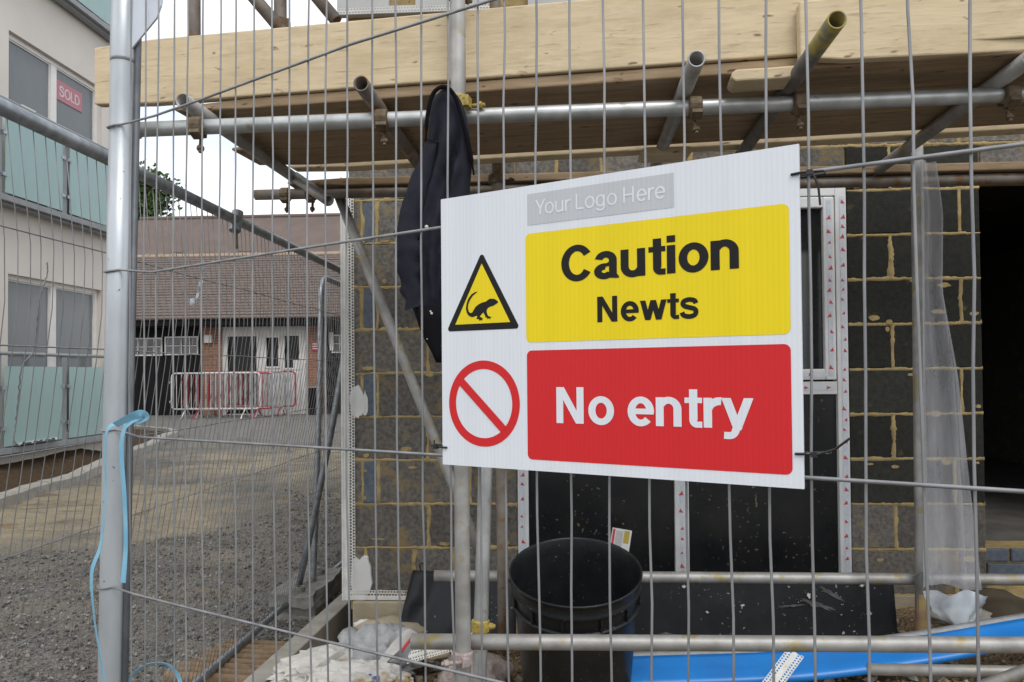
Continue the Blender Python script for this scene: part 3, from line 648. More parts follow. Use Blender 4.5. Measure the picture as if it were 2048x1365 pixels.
# ------------------------------------------------------------------ the unfinished block building
W = 3.8
site = thing('block_building', (-1.05, W, .3), 'unfinished dark block building with tan mortar behind the scaffold', 'building')
def S(o): return mkparent(o, site)
XL, XR, DR, XE = -1.05, 2.147, 3.25, 4.6
WIN = (-.175, 1.49, .415, 2.43); DOOR = (XR, DR, .45, 2.46)
m = MB(); wall_holes(m, 'X', XL+.004, XE, .28, 5.6, [WIN, DOOR], W+.008, W+.22); S(m.build('backing', 'mortar'))
m = MB(); m.box((XL+.004, W+.221, .2), (XL+.2, 9.5, 5.6)); m.box((XE-.2, W+.221, .2), (XE, 9.5, 5.6)); m.box((XL+.201, 9.3, .2), (XE-.201, 9.5, 5.6)); S(m.build('rear_wall', 'block'))
m = MB(); m.box((XL+.201, W+.221, 2.62), (XE-.201, 9.299, 2.8)); S(m.build('ceiling', 'block_dark'))
m = MB(); m.box((XL+.202, W+.222, .3), (XE-.202, 9.298, .6)); S(m.build('floor_slab', simple('dusty_floor', (.14, .13, .115), (.09, .085, .075), rough=.95, scale=5)))
# partition inside the doorway
m = MB(); m.box((2.0, 4.6, .601), (2.15, 9.29, 2.619)); S(m.build('partition', 'block'))
cache = {}
def block(x0, x1, z0, z1, mat='block', y=W, gap=.009):
    w_, h_ = round(x1-x0-gap, 3), round(z1-z0-gap, 3)
    key = (w_, h_, mat)
    if key not in cache:
        b = .006; d = .02; mm = MB()
        mm.v = [(0, d, 0), (w_, d, 0), (w_, d, h_), (0, d, h_), (0, b*.6, 0), (w_, b*.6, 0), (w_, b*.6, h_), (0, b*.6, h_), (b, 0, b), (w_-b, 0, b), (w_-b, 0, h_-b), (b, 0, h_-b)]
        mm.f = [(0, 1, 5, 4), (1, 2, 6, 5), (2, 3, 7, 6), (3, 0, 4, 7), (4, 5, 9, 8), (5, 6, 10, 9), (6, 7, 11, 10), (7, 4, 8, 11), (8, 9, 10, 11)]
        me = bpy.data.meshes.new('block'); me.from_pydata(mm.v, [], mm.f); me.materials.append(MT[mat]); cache[key] = me
    return S(mk('brick' if mat == 'block_blue' else 'block', cache[key], mat, loc=(x0+gap/2, y-.004+random.uniform(-.002, .002), z0+gap/2)))
ZC = [.375+.225*k for k in range(14)]
hj = []; vj = []
def course(k, joints, x0, x1, z0=None, z1=None, blue=(), mat='block'):
    z0 = ZC[k] if z0 is None else z0; z1 = ZC[k+1] if z1 is None else z1
    e = [x0]+[j for j in joints if x0 < j < x1]+[x1]
    for a, b in zip(e, e[1:]): block(a, b, z0, z1, 'block_blue' if any(abs(a-q) < .01 for q in blue) else mat)
    for j in e[1:-1]: vj.append((j, z0, z1))
Apat, Bpat = [-.979, -.897, -.42], [-.637]
for k in range(0, 13):
    ja = [-.967, -.709, -.504] if k == 0 else (Bpat if k % 2 else Apat)
    if ZC[k] < 2.39:
        course(k, ja, XL, WIN[0], blue=(-.979,)); hj.append((XL, WIN[0], ZC[k]))
        rj = {0: [2.0], 2: [2.0], 4: [2.04], 6: [2.045], 8: [2.045]}.get(k, [1.708]); course(k, rj, WIN[1], XR, mat='block_dark' if k > 1 else 'block'); hj.append((WIN[1], XR, ZC[k]))
        course(k, [3.7, 4.15] if k % 2 else [3.48, 3.93, 4.38], DR, XE)
    else:
        if k == 9:
            course(9, Bpat, XL, WIN[0]); course(9, [1.708], WIN[1], XR, mat='block_dark'); course(9, [.04, .265, .715, 1.165], WIN[0], WIN[1], 2.47, 2.625); course(9, [2.4, 2.85, 3.3, 3.75, 4.2], XR, XE, 2.47, 2.625); hj.append((XL, XE, 2.625)); hj.append((XL, WIN[0], 2.4)); hj.append((WIN[1], XR, 2.4)); continue
        a = ja+[-.2+.45*i+(.225 if k % 2 else 0) for i in range(11)]; course(k, a, XL, XE); hj.append((XL, XE, ZC[k]))
# smeared mortar, proud of the blocks
def smear(p, q, wd, seed, ymat=W):
    m = MB(); rs = random.Random(seed); n_ = max(4, int(math.dist(p, q)/.012)); d = Vector((q[0]-p[0], q[1]-p[1])).normalized(); nn = Vector((-d.y, d.x)); rows = []
    for i in range(n_+1):
        t = i/n_; c = Vector((lerp(p[0], q[0], t), lerp(p[1], q[1], t))); f1 = fbm(c.x*9+seed, c.y*9, 1); f2 = fbm(c.x*9-seed, c.y*9, 7); f3 = fbm(c.x*60, c.y*60, seed)
        a = c+nn*wd*max(.25, .60+.7*f1+.25*f3); b = c-nn*wd*max(.25, .60+.7*f2-.25*f3); y = ymat-.0045-.0025*f3
        rows.append([(a.x, ymat+.004, a.y), (a.x, y+.002, a.y), (c.x, y, c.y), (b.x, y+.002, b.y), (b.x, ymat+.004, b.y)])
    return m.grid(rows)
mm = MB()
for i, (a, b, z) in enumerate(hj):
    s_ = smear((a+.005, z), (b-.003, z), .0145, i*3.7); mm.add(s_.v, s_.f)
for i, (x, z0, z1) in enumerate(vj):
    s_ = smear((x, z0+.004), (x, z1-.004), .0180, i*5.1+40); mm.add([(p[0], p[1]-.0004, p[2]) for p in s_.v], s_.f)
S(tag(mm.build('mortar', 'mortar', smooth=True), kind='stuff'))
# render patches spilt beside the bead
def blob(cx, cz, rx, rz_, y, seed, n_=26):
    pts = [(cx+rx*math.cos(a)*(1+.35*fbm(math.cos(a)*1.5+seed, math.sin(a)*1.5)), y, cz+rz_*math.sin(a)*(1+.35*fbm(math.cos(a)*1.5, math.sin(a)*1.5+seed))) for a in [6.283*k/n_ for k in range(n_)]]
    m = MB(); m.add(pts+[(cx+(p[0]-cx)*1.05, y+.012, cz+(p[2]-cz)*1.05) for p in pts], [tuple(range(n_))[::-1]]+[(k, (k+1) % n_, n_+(k+1) % n_, n_+k) for k in range(n_)]); return m
mm = MB(); rs = random.Random(5)
for i in range(46):
    left = i < 28; x = rs.uniform(-1.0, -.22) if left else rs.uniform(1.52, 2.12); zz = rs.choice(ZC[1:9])+rs.gauss(0, .03); ln = rs.uniform(.008, .035)
    b_ = blob(x, zz, ln, rs.uniform(.004, .016), W-.0068-.0002*(i % 5), i*1.7, 18); mm.add(b_.v, b_.f)
S(tag(mm.build('mortar_splashes', 'mortar'), kind='stuff'))
# lintel, upper render boards with a window opening, perforated beads
m = MB(); m.box((WIN[0]-.05, W-.012, 2.432), (WIN[1]+.08, W+.0, 2.468)); S(m.build('lintel', 'tube_dark'))
m = MB(); wall_holes(m, 'X', -1.09, -.27, 3.36, 5.6, [(-.82, -.68, 3.40, 4.6)], W-.045, W-.008); S(m.build('render_board', 'render_grey'))
m = MB(); m.box((-.10, W-.04, 3.37), (1.05, W-.008, 5.6)); S(m.build('render_board', 'render_grey'))
m = MB(); m.box((1.06, W-.04, 3.39), (4.6, W-.008, 5.6)); S(m.build('render_board', 'render_grey'))
def perf(m, o, U, V, rows, cols, pitch, hole, r=6):
    """perforated sheet: cells of a grid with a round-ish hole each"""
    o, U, V = Vector(o), Vector(U), Vector(V)
    for i in range(rows):
        for j in range(cols):
            off = (pitch*.5 if j % 2 else 0); c = o+U*(j+.5)*pitch+V*((i+.5)*pitch+off); h = pitch/2
            out = [(h*max(-1, min(1, 1.42*math.cos(R(45+360*k/8)))), h*max(-1, min(1, 1.42*math.sin(R(45+360*k/8))))) for k in range(8)]
            inn = [(hole*math.cos(R(45+360*k/8)), hole*math.sin(R(45+360*k/8))) for k in range(8)]
            m.add([c+U*a+V*b for a, b in out+inn], [(k, (k+1) % 8, 8+(k+1) % 8, 8+k) for k in range(8)])
    return m
m = MB(); m.box((-1.078, W-.022, .335), (-1.046, W-.018, 2.47)); m.tube([(-1.079, W-.022, .335), (-1.079, W-.022, 2.52)], .006, 6); perf(m, (-1.046, W-.0195, .335), (1, 0, 0), (0, 0, 1), 137, 2, .0155, .0060)
S(m.build('corner_bead', 'bead'))
m = MB(); m.box((-1.046, W-.024, .338), (-.75, W-.02, .356)); perf(m, (-.75, W-.0215, .356), (0, 0, 1), (-1, 0, 0), 19, 2, .0155, .0060); S(m.build('stop_bead', 'bead'))
m = MB(); perf(m, (-.27, W-.047, 3.362), (0, 0, 1), (-1, 0, 0), 53, 2, .0155, .0060); S(m.build('stop_bead', 'bead'))
S(blob(-.99, .45, .062, .115, W-.016, 3).build('render_patch', 'white_paint')); S(blob(-1.005, 1.35, .038, .09, W-.015, 8).build('render_patch', 'white_paint'))
S(blob(-.965, 1.34, .018, .06, W-.013, 11).build('render_patch', 'white_paint'))
# concrete footing under the bead
m = MB(); m.box((-1.03, W-.03, .06), (-.3, W+.2, .332)); S(m.build('footing', 'concrete_tan', bevel=.01)); m = MB(); m.box((-.298, W-.028, .06), (XE, W+.2, .374)); S(m.build('footing', 'concrete_tan'))
# threshold bricks in the doorway
for r_ in range(2):
    for i in range(6):
        x0 = XR+.03+i*.225-(.11 if r_ else 0); block(max(x0, XR+.004), min(x0+.215, DR), .455+r_*.073, .455+r_*.073+.067, 'block_blue', y=W+.05, gap=.004)
m = MB(); m.box((XR+.001, W+.062, .38), (DR, W+.2, .6)); S(m.build('threshold', 'mortar'))
# window
m = MB(); frame(m, 'X', WIN[0], WIN[1], WIN[2], WIN[3], .055, W-.01, W+.06)
m.box((.62, W-.008, WIN[2]+.056), (.69, W+.06, WIN[3]-.056)); m.box((WIN[0]+.056, W-.0075, 1.375), (.619, W+.06, 1.44)); m.box((.691, W-.0075, 1.375), (WIN[1]-.056, W+.06, 1.44))
win = S(m.build('window', 'pvc', bevel=.004))
win.matrix_parent_inverse = site.matrix_basis.inverted()
def wsub(m, n, mat, **k):
    o = m.build(n, mat, **k); o.parent = win; return o
for a, b, c, e, sash in ((.695, 1.432, 1.445, 2.372, 1), (-.115, .615, 1.445, 2.372, 1), (.692, 1.434, 0.472, 1.372, 0), (-.118, .618, 0.472, 1.372, 0)):
    if sash:
        q = MB(); frame(q, 'X', a+.003, b-.003, c+.003, e-.003, .055, W-.016, W+.04); wsub(q, 'sash', 'pvc', bevel=.006)
        q = MB(); q.box((a+.06, W+.012, c+.06), (b-.06, W+.02, e-.06)); wsub(q, 'pane', 'glass_dark')
    else:
        q = MB(); q.box((a+.001, W+.016, c+.001), (b-.001, W+.024, e-.001)); wsub(q, 'pane', 'glass_dirty')
tp = MB(); tr = MB()
def tapev(x, z0, z1, wd=.024, y=W-.0115):
    tp.box((x-wd/2, y-.0006, z0), (x+wd/2, y, z1)); z = z0+.03; k = 0
    while z < z1-.03:
        s = 1 if k % 2 else -1; h = .015
        dx = random.uniform(-.005, .006); h *= random.uniform(.7, 1.1)
        tr.add([(x+dx-s*h*.8, y-.0012, z), (x+dx+s*h*.7, y-.0012, z+.002), (x+dx+s*h*.3, y-.0012, z+h*1.5)], [(0, 1, 2) if s > 0 else (2, 1, 0)]); z += random.uniform(.045, .095); k += 1
def tapeh(z, x0, x1, wd=.024, y=W-.0115):
    tp.box((x0, y-.0006, z-wd/2), (x1, y, z+wd/2)); x = x0+.03; k = 0
    while x < x1-.03:
        h = .015; tr.add([(x, y-.0012, z-h*.5), (x+h*1.5, y-.0012, z), (x+.002, y-.0012, z+h*.7)], [(0, 1, 2)]); x += (.11, .07)[k % 2]; k += 1
tapev(WIN[1]-.022, WIN[2]+.02, WIN[3]-.06); tapev(WIN[0]+.022, WIN[2]+.02, WIN[3]-.06); tapev(.655, WIN[2]+.06, 1.37, .018, W-.0095)
tapev(1.402, 1.47, 2.35, .022, W-.0175); tapeh(1.474, .72, 1.385, .022, W-.0178); tapeh(1.408, .70, 1.42, .022, W-.009)
wsub(tp, 'tape', 'tape'); tag(wsub(tr, 'tape_print', 'tape_red'), kind='stuff')

# ------------------------------------------------------------------ scaffold
TR = .02415
def coupler(parent, p, axis_dir, other, mat='coupler', slim=False):
    """band clamp round a tube at p, with saddle block, bolt and nut"""
    p, d, o_ = Vector(p), Vector(axis_dir).normalized(), Vector(other).normalized()
    m = MB(); m.tube([p-d*.02, p-d*.017, p+d*.017, p+d*.02], [.027, .031, .031, .027], 14)
    s = d.cross(o_).normalized()
    if slim:
        m.tube([p+s*.028-d*.0, p+s*.034, p+s*.05], [.012, .012, .006], 8); return mkparent(m.build('coupler', mat, None, bevel=.001), parent)
    m.obox(p+o_*.027, d*.017, s*.02, o_*.010)
    m.tube([p+o_*.02+s*.036-o_*.02, p+s*.036+o_*.075], .0065, 8); m.tube([p+s*.036+o_*.052, p+s*.036+o_*.066], .0125, 6); m.obox(p+s*.036, d*.014, s*.012, o_*.012)
    o = m.build('coupler', mat, None, smooth=False, bevel=.002); mkparent(o, parent); return o
def pole(name, a, b, label, mat='tube', wob=0):
    a, b = Vector(a), Vector(b); t = thing(name, a, label, 'scaffold pole', 'scaffold poles')
    L = (b-a).length; n_ = max(2, int(L/.4)); m = MB()
    m.tube([a.lerp(b, i/n_) for i in range(n_+1)], TR, 20, r_in=TR-.004); mkparent(m.build('tube', mat, None, smooth=True), t); return t
PG = 'scaffold_pole'
led = pole(PG, (-1.40, 2.345, 2.305), (2.6, 2.345, 2.358), 'bright galvanised scaffold ledger running level under the front board', 'tube_clean')
coupler(led, (-1.36, 2.345, 2.306), (1, 0, 0), (0, -.3, 1), 'tube_clean')
std = pole(PG, (-.278, 2.292, .02), (-.284, 2.292, 4.6), 'upright scaffold pole in front of the board behind the jacket')
coupler(std, (-.280, 2.292, 2.345), (0, 0, 1), (1, -.2, 0), 'coupler_yellow'); coupler(std, (-.284, 2.292, 2.70), (0, 0, 1), (.7, .5, 0)); coupler(std, (-.278, 2.292, .62), (0, 0, 1), (-1, -.3, 0), 'coupler_pink')
rak = pole(PG, (-.262, 2.46, .05), (-.199, 2.51, 1.9), 'slightly leaning scaffold pole just right of the upright below the sign', 'tube_clean')
coupler(rak, (-.243, 2.475, .655), (0.03, .03, 1), (0, -1, 0), 'coupler_yellow', True)
lowf = pole(PG, (-.45, 2.345, .648), (2.6, 2.345, .662), 'low front scaffold rail crossing in front of the black bin', 'tube')
lowr = pole(PG, (-.52, 3.25, .608), (2.8, 3.25, .604), 'low rear scaffold rail crossing behind the black bin', 'tube')
coupler(lowr, (-.214, 3.25, .607), (1, 0, 0), (0, -1, .2))
# cross tubes under the deck
tz = 2.381
tr_data = [((-1.171, 2.30, tz), (-1.13, 3.62, tz), 'tube', 'leftmost scaffold cross tube under the boards, open end towards the viewer'),
           ((-.566, 2.20, tz-.002), (-.54, 3.60, tz), 'tube_dark', 'scaffold cross tube with open end left of the jacket'),
           ((.420, 2.10, tz), (.47, 3.60, tz), 'tube', 'short-ended scaffold cross tube above the middle of the sign'),
           ((.727, 1.885, tz-.002), (.81, 3.60, tz), 'tube_yellow', 'yellow-painted scaffold cross tube sticking furthest out above the sign'),
           ((1.37, 2.16, tz), (1.47, 3.60, tz), 'tube', 'rightmost scaffold cross tube at the edge of the picture')]
def yellowtube():
    m, n, l, b = newmat('tube_with_yellow_band'); t = n.new('ShaderNodeTexCoord'); sx = n.new('ShaderNodeSeparateXYZ'); l.new(t.outputs['Object'], sx.inputs[0])
    ad = n.new('ShaderNodeMath'); ad.operation = 'MULTIPLY_ADD'; l.new(ntex(n, l, t.outputs['Object'], 18, 4), ad.inputs[0]); ad.inputs[1].default_value = .16; l.new(sx.outputs['Y'], ad.inputs[2])
    mr = n.new('ShaderNodeMapRange'); mr.inputs['From Min'].default_value = 2.13; mr.inputs['From Max'].default_value = 2.14; l.new(ad.outputs[0], mr.inputs['Value'])
    base = mixc(n, l, ramp(n, l, ntex(n, l, t.outputs['Object'], 12, 5), .35, .65), (.20, .18, .16), (.12, .11, .10))
    yel = mixc(n, l, ramp(n, l, ntex(n, l, t.outputs['Object'], 30, 4), .42, .6), (.34, .27, .06), (.19, .17, .12))
    l.new(mixc(n, l, mr.outputs['Result'], yel, base), b.inputs['Base Color']); b.inputs['Roughness'].default_value = .6; b.inputs['Metallic'].default_value = .2; return m
MT['tube_yellow'] = yellowtube()
for a, b, mt, lb in tr_data:
    t = pole(PG, a, b, lb, mt); f = (2.345-a[1])/(b[1]-a[1]); x = lerp(a[0], b[0], f); zl = 2.305+(x+1.4)/4*.053
    coupler(t, (x+.03, 2.33, zl-.002), (1, 0, 0), (.1, -.35, -1), 'coupler')
rl = pole(PG, (-1.36, 3.35, 2.332), (3.0, 3.35, 2.332), 'rear scaffold ledger close to the block wall under the deck', 'tube_dark')
coupler(rl, (-1.22, 3.35, 2.332), (1, 0, 0), (0, -.2, -1)); coupler(rl, (-1.10, 3.35, 2.332), (1, 0, 0), (0, -.2, -1))
rs1 = pole(PG, (-.214, 3.20, .30), (-.236, 3.20, 4.5), 'rear upright scaffold pole seen between the leaning pole and the bin', 'tube_dark'); coupler(rs1, (-.233, 3.20, 2.34), (0, 0, 1), (1, -.3, 0))
rs2 = pole(PG, (1.538, 3.20, .34), (1.572, 3.20, 4.5), 'rear upright scaffold pole beside the hanging clear polythene', 'tube')
m = MB(); m.tube([(1.5, 3.19, .63), (1.53, 3.165, .66), (1.565, 3.165, .6), (1.59, 3.2, .64), (1.6, 3.17, .66)], .003, 5); mkparent(m.build('tie_wire', 'wire'), rs2)
m = MB(); m.tube([(1.5385, 3.20, .36), (1.541, 3.20, .56)], .0252, 16, cap=False); mkparent(m.build('paint_band', simple('red_yellow_paint', (.22, .10, .09), (.34, .25, .10), rough=.7, scale=16)), rs2)
brc = pole(PG, (-.985, 3.40, 2.34), (-.29, 3.40, .56), 'diagonal scaffold brace across the left of the block wall', 'tube')
pole(PG, (-1.359, 2.76, 2.45), (-1.362, 2.76, 4.6), 'upright scaffold pole above the left end of the board against the sky', 'tube_dark')
u2 = pole(PG, (-1.035, 2.80, 2.45), (-1.04, 2.80, 4.6), 'second upright scaffold pole above the board against the sky', 'tube_dark'); coupler(u2, (-1.036, 2.80, 2.86), (0, 0, 1), (.8, .2, 0))
pole(PG, (-1.32, 2.74, 3.18), (-.995, 2.72, 2.79), 'short diagonal scaffold tube above the board near the corner', 'tube_dark')
pole(PG, (-1.05, 2.75, 3.15), (-.80, 2.75, 2.84), 'loose scaffold tube end poking down beside the upper wall', 'tube_dark')
pole(PG, (-1.13, 3.235, 2.378), (-.91, 3.0, 2.215), 'stub of scaffold tube hanging below the deck near the corner', 'tube')
# boards
def board(name, a, b, h, th, label, mat, edge=False, zoff=0):
    """board from a to b; standing on edge or lying flat"""
    a, b = Vector(a), Vector(b); d = (b-a); L = d.length; t = thing(name, a, label, 'scaffold board', 'scaffold boards', math.atan2(d.y, d.x)); t.rotation_euler[1] = -math.asin(d.z/L)
    m = MB(); n_ = 16; rs = random.Random(L*100); prof = []
    rows = []
    H, T = (h, th) if edge else (th, h)
    for i in range(n_+1):
        x = L*i/n_; wv = .0012*math.sin(i*.7+L*9); c = .012 if i in (0, n_) else 0
        rows.append([(x, wv, c), (x, wv+T, c), (x, wv+T, H-c), (x, wv, H-c)])
    m.grid(rows, close=True); m.f += [(0, 1, 2, 3)[::-1], tuple(n_*4+k for k in range(4))]
    m.build('plank', mat, t, bevel=.005); return t
BN = 'scaffold_board'
board(BN, (-1.60, 2.512, 2.446), (1.95, 2.115, 2.450), .225, .038, 'long pale scaffold board on edge along the front of the deck', 'wood', True)
b2 = board(BN, (.744, 2.205, 2.408), (2.9, 2.165, 2.43), .19, .036, 'second pale board on edge overlapping at upper right', 'wood', True)
dsl = -.1118
dx = [(-1.30, 0), (-1.24, .232), (-1.30, .464)]
dl = ['front deck board seen from below', 'middle deck board seen from below', 'back deck board seen from below nearest the wall']
for (x0, o_), lb in zip(dx, dl): board(BN, (x0, 2.491+o_+(x0+1.3)*dsl, 2.408), (3.1, 2.491+o_+4.4*dsl, 2.408), .228, .036, lb, 'wood_deck')
board(BN, (-1.15, 3.215, 2.405), (3.1, 3.215+4.25*dsl, 2.405), .075, .038, 'pale narrow batten between the deck and the wall', 'wood')
board(BN, (-1.2, 3.32, 2.36), (3.1, 3.30, 2.36), .16, .036, 'dark inner board resting above the rear ledger', 'wood_deck')
board(BN, (.55, 2.24, 2.368), (.755, 2.22, 2.368), .10, .036, 'short offcut board end below the overlap of the front boards', 'wood')
board(BN, (.36, 2.9, 2.345), (.56, 2.9, 2.345), .12, .03, 'small wood packing piece under the deck above the sign', 'wood')

# ------------------------------------------------------------------ temporary fence panels
WR = .0014
def wirepath(pts, r=WR, n=5):
    m = MB(); m.tube(pts, r, n); return m
# front panel: local frame x along the panel, z up
FA = R(29); FD = Vector((math.cos(FA), -math.sin(FA), 0)); FP = Vector((-.122, .884, 0))
fr = thing('mesh_fence', FP, 'near wire mesh fence panel that carries the sign', 'fence', 'temporary fence panels', -FA)
ws = [-.668, -.629, -.592, -.55, -.512, -.472, -.432, -.395, -.354, -.313, -.277, -.239, -.204, -.165, -.122, -.082, -.042, .001, .042, .083, .125, .166, .206, .248, .289, .33, .37, .411, .452, .493, .533]
while ws[-1] < 2.62: ws.append(ws[-1]+.0405)
HZ = [1.931, 1.675, 1.402, 1.142, .88, .62, .36]
# post (leans a touch) with upper sleeve, second upright, rails
def toF(p): p = Vector(p)-FP; return (p.dot(FD), p.dot(Vector((math.sin(FA), math.cos(FA), 0))), p.z)
pa, pb = Vector(toF((-.7705, 1.262, 1.03))), Vector(toF((-.7375, 1.245, 2.128)))
dz_ = (pb-pa)/(pb.z-pa.z); pp = lambda z: tuple(pa+dz_*(z-pa.z))
rs = random.Random(3)
for i, s in enumerate(ws):
    ph = rs.uniform(0, 6); am = rs.uniform(.0008, .0030); bow = rs.uniform(-.004, .004); k0 = rs.uniform(.2, .5)
    pts = []
    for k in range(27):
        z = .17+k*2.03/26; pts.append((s+am*math.sin(z*5+ph)+bow*math.sin((z-.2)*1.6)+rs.uniform(-.0011, .0011)-.006*math.exp(-((z-1.5)/.45)**2)*sm(.35, -.2, s), .0035+.0015*math.sin(z*7+ph), z))
    wirepath(pts).build('wire', 'wire', fr, smooth=True)
kink = {0: [(-.715, 1.931), (-.60, 1.925), (-.474, 1.927), (-.16, 1.936), (.07, 1.933)], 1: [(-.745, 1.681), (-.604, 1.669), (-.257, 1.674), (.407, 1.680), (.57, 1.678)],
        2: [(-.762, 1.407), (-.639, 1.398), (-.258, 1.4), (.403, 1.402), (.57, 1.402)], 3: [(-.776, 1.136), (-.65, 1.137), (-.48, 1.138), (-.22, 1.141), (.07, 1.146)]}
for i, z in enumerate(HZ):
    P = kink.get(i, [(-.74, z), (0, z)])+[(1.2, HZ[i]), (2.62, HZ[i])]
    pts = [(x, 0, zz) for x, zz in P]
    # wrap round the post
    z0 = P[0][1]; c = pp(z0); R_ = .0232
    pts = [(c[0]+R_*math.cos(R(a)), c[1]+R_*math.sin(R(a)), z0+.002*math.cos(R(a*2))) for a in range(120, 331, 30)]+[(p[0], -.0005, p[2]) for p in pts[1:]]
    wirepath(pts, .0020).build('wire', 'wire', fr, smooth=True)
m = MB(); m.tube([pp(z) for z in (.05, .6, 1.1, 1.6, 2.05)], .0208, 24); m.build('post', 'galv_post', fr, smooth=True)
m = MB(); m.tube([pp(2.046), pp(2.052), pp(2.3)], [.0213, .0218, .0218], 24); m.build('post_sleeve', 'galv_post', fr, smooth=True)
m = MB(); m.tube([(pp(z)[0]+.0225, pp(z)[1]+.012, z) for z in (.1, 1.2, 2.3)], .0055, 10); m.build('post', 'post_dark', fr, smooth=True)
m = MB(); m.tube([(2.66, 0, .08), (2.66, 0, 2.22)], .0208, 16); m.build('post', 'galv_post', fr, smooth=True)
for z in (.165, 2.245): m = MB(); m.tube([(pp(z)[0], pp(z)[1], z), (2.66, 0, z)], .016, 12); m.build('rail', 'galv_post', fr, smooth=True)
m = MB(); q = [toF((-.722, 1.236, 2.175)), toF((-.662, 1.236, 2.175)), toF((-.668, 1.236, 2.140)), toF((-.676, 1.236, 2.118)), toF((-.724, 1.236, 2.062))]
m.add([(a, b, c) for a, b, c in q]+[(a, b+.003, c) for a, b, c in q], [(0, 1, 2, 3, 4), (9, 8, 7, 6, 5)]+[(i, (i+1) % 5, 5+(i+1) % 5, 5+i) for i in range(5)]); m.build('corner_plate', simple('bright_plate', (.62, .64, .68), (.5, .52, .56), rough=.3, metal=.5), fr)

def side_panel(label, y0, y1, xb, xt, zb, zt, ysh, lean_z=1.75, roundtop=False, step=.0405):
    t = thing('mesh_fence', (xb, y0, zb), label, 'fence', 'temporary fence panels')
    H = zt-zb; rs = random.Random(y0*77)
    def P(y, z):
        f = (z-zb)/H; g = min(1, (z-zb)/(lean_z-zb)); g = 1-(1-g)**1.12
        return Vector((lerp(xb, xt, g), y+ysh*f, z))-Vector((xb, y0, zb))
    n_ = int((y1-y0)/step)
    for i in range(1, n_):
        y = y0+i*step; ph = rs.uniform(0, 6); am = rs.uniform(.001, .004)
        wirepath([P(y+am*math.sin(z*6+ph), z)+Vector((rs.uniform(-.001, .001), 0, 0)) for z in np.linspace(zb+.01, zt-.01, 15)], .0014, 4).build('wire', 'wire', t, smooth=True)
    z = zt-.265
    while z > zb+.1:
        wirepath([P(lerp(y0, y1, k/12), z+.002*math.sin(k*2))+Vector((.003, 0, 0)) for k in range(13)], .0018, 4).build('wire', 'wire', t, smooth=True); z -= .2625
    def tub(pts, n): m = MB(); m.tube(pts, .0195, 14); m.build(n, 'galv', t, smooth=True)
    if roundtop:
        r = .13; c = [P(y0+r*(1-math.cos(R(a))), zt-r+r*math.sin(R(a))) for a in range(0, 91, 15)]
        tub([P(y0, zb-.05)]+[P(y0, lerp(zb, zt-r, k/4)) for k in range(5)]+c[1:]+[P(y1, zt)], 'frame')
    else:
        tub([P(y0, zt), P(y1, zt)], 'rail'); tub([P(y1, z) for z in np.linspace(zb-.0, zt, 7)], 'post'); tub([P(y0, z) for z in np.linspace(zb-.0, zt, 7)], 'post')
    tub([P(y0, zb), P(y1, zb)], 'rail')
    if not roundtop: tub([P(y1, zt)+Vector((0, .02, -.005)), P(y1, zt)+Vector((-.0, -.15, .0))], 'clip')
    tub([P(y1, z) for z in np.linspace(zb, zt, 7)], 'post') if roundtop else None
    return t
pA = side_panel('leaning fence panel running away along the road on the left', 1.02, 4.58, -1.60, -1.215, .12, 2.1, -.24)
m = MB(); m.tube([(-1.215, 2.79, 2.055), (-1.215, 2.82, 2.135)], .0215, 12); mkparent(m.build('rail_clip', 'galv'), pA)
m = MB(); m.tube([(-1.215, 2.80, 2.09), (-1.215, 2.81, 1.99)], .006, 6); mkparent(m.build('clip_bolt', 'coupler'), pA)
side_panel('round-cornered fence panel standing behind the corner of the block wall', 4.75, 8.2, -1.555, -1.50, .10, 2.14, .02, roundtop=True)
# fence foot
fb = thing('ballast_block', (-1.56, 4.72, .02), 'battered grey ballast block under the fence panel ends', 'ballast block')
m = MB(); m.box((-.13, -.34, 0), (.13, .34, .15)); me = bpy.data.meshes.new('b'); me.from_pydata(m.v, [], m.f); bm = bmesh.new(); bm.from_mesh(me)
bmesh.ops.subdivide_edges(bm, edges=bm.edges, cuts=7, use_grid_fill=True)
for v in bm.verts: v.co += Vector((fbm(v.co.x*9, v.co.y*9, v.co.z*9), fbm(v.co.y*9, v.co.z*9, 3), fbm(v.co.z*9, v.co.x*9, 8)))*.035
bm.to_mesh(me); me.materials.append(MT['rubber']); mk('block', me, 'rubber', fb)
for yy in (-.2, .02, .2): m = MB(); m.tube([(0, yy, .13), (0, yy, .168)], .03, 10, r_in=.022); m.build('socket', 'rubber', fb)
tw = thing('twisted_wire', (-1.28, 1.75, 1.6), 'twisted loose wire strand dangling down the leaning side fence', 'wire')
P_ = [(-1.21, 1.718, 1.775), (-1.215, 1.725, 1.746), (-1.23, 1.725, 1.698), (-1.25, 1.742, 1.639), (-1.27, 1.757, 1.566), (-1.29, 1.742, 1.523), (-1.31, 1.758, 1.455), (-1.34, 1.788, 1.379), (-1.35, 1.794, 1.341), (-1.35, 1.815, 1.324)]
m = MB(); C_ = crom(P_, 8); m.tube([p+Vector((.0015*math.sin(i*2.3), .0022*fbm(i*.9, 2), 0)) for i, p in enumerate(C_)], .0017, 5); mkparent(m.build('strand', 'wire', None, True), tw)
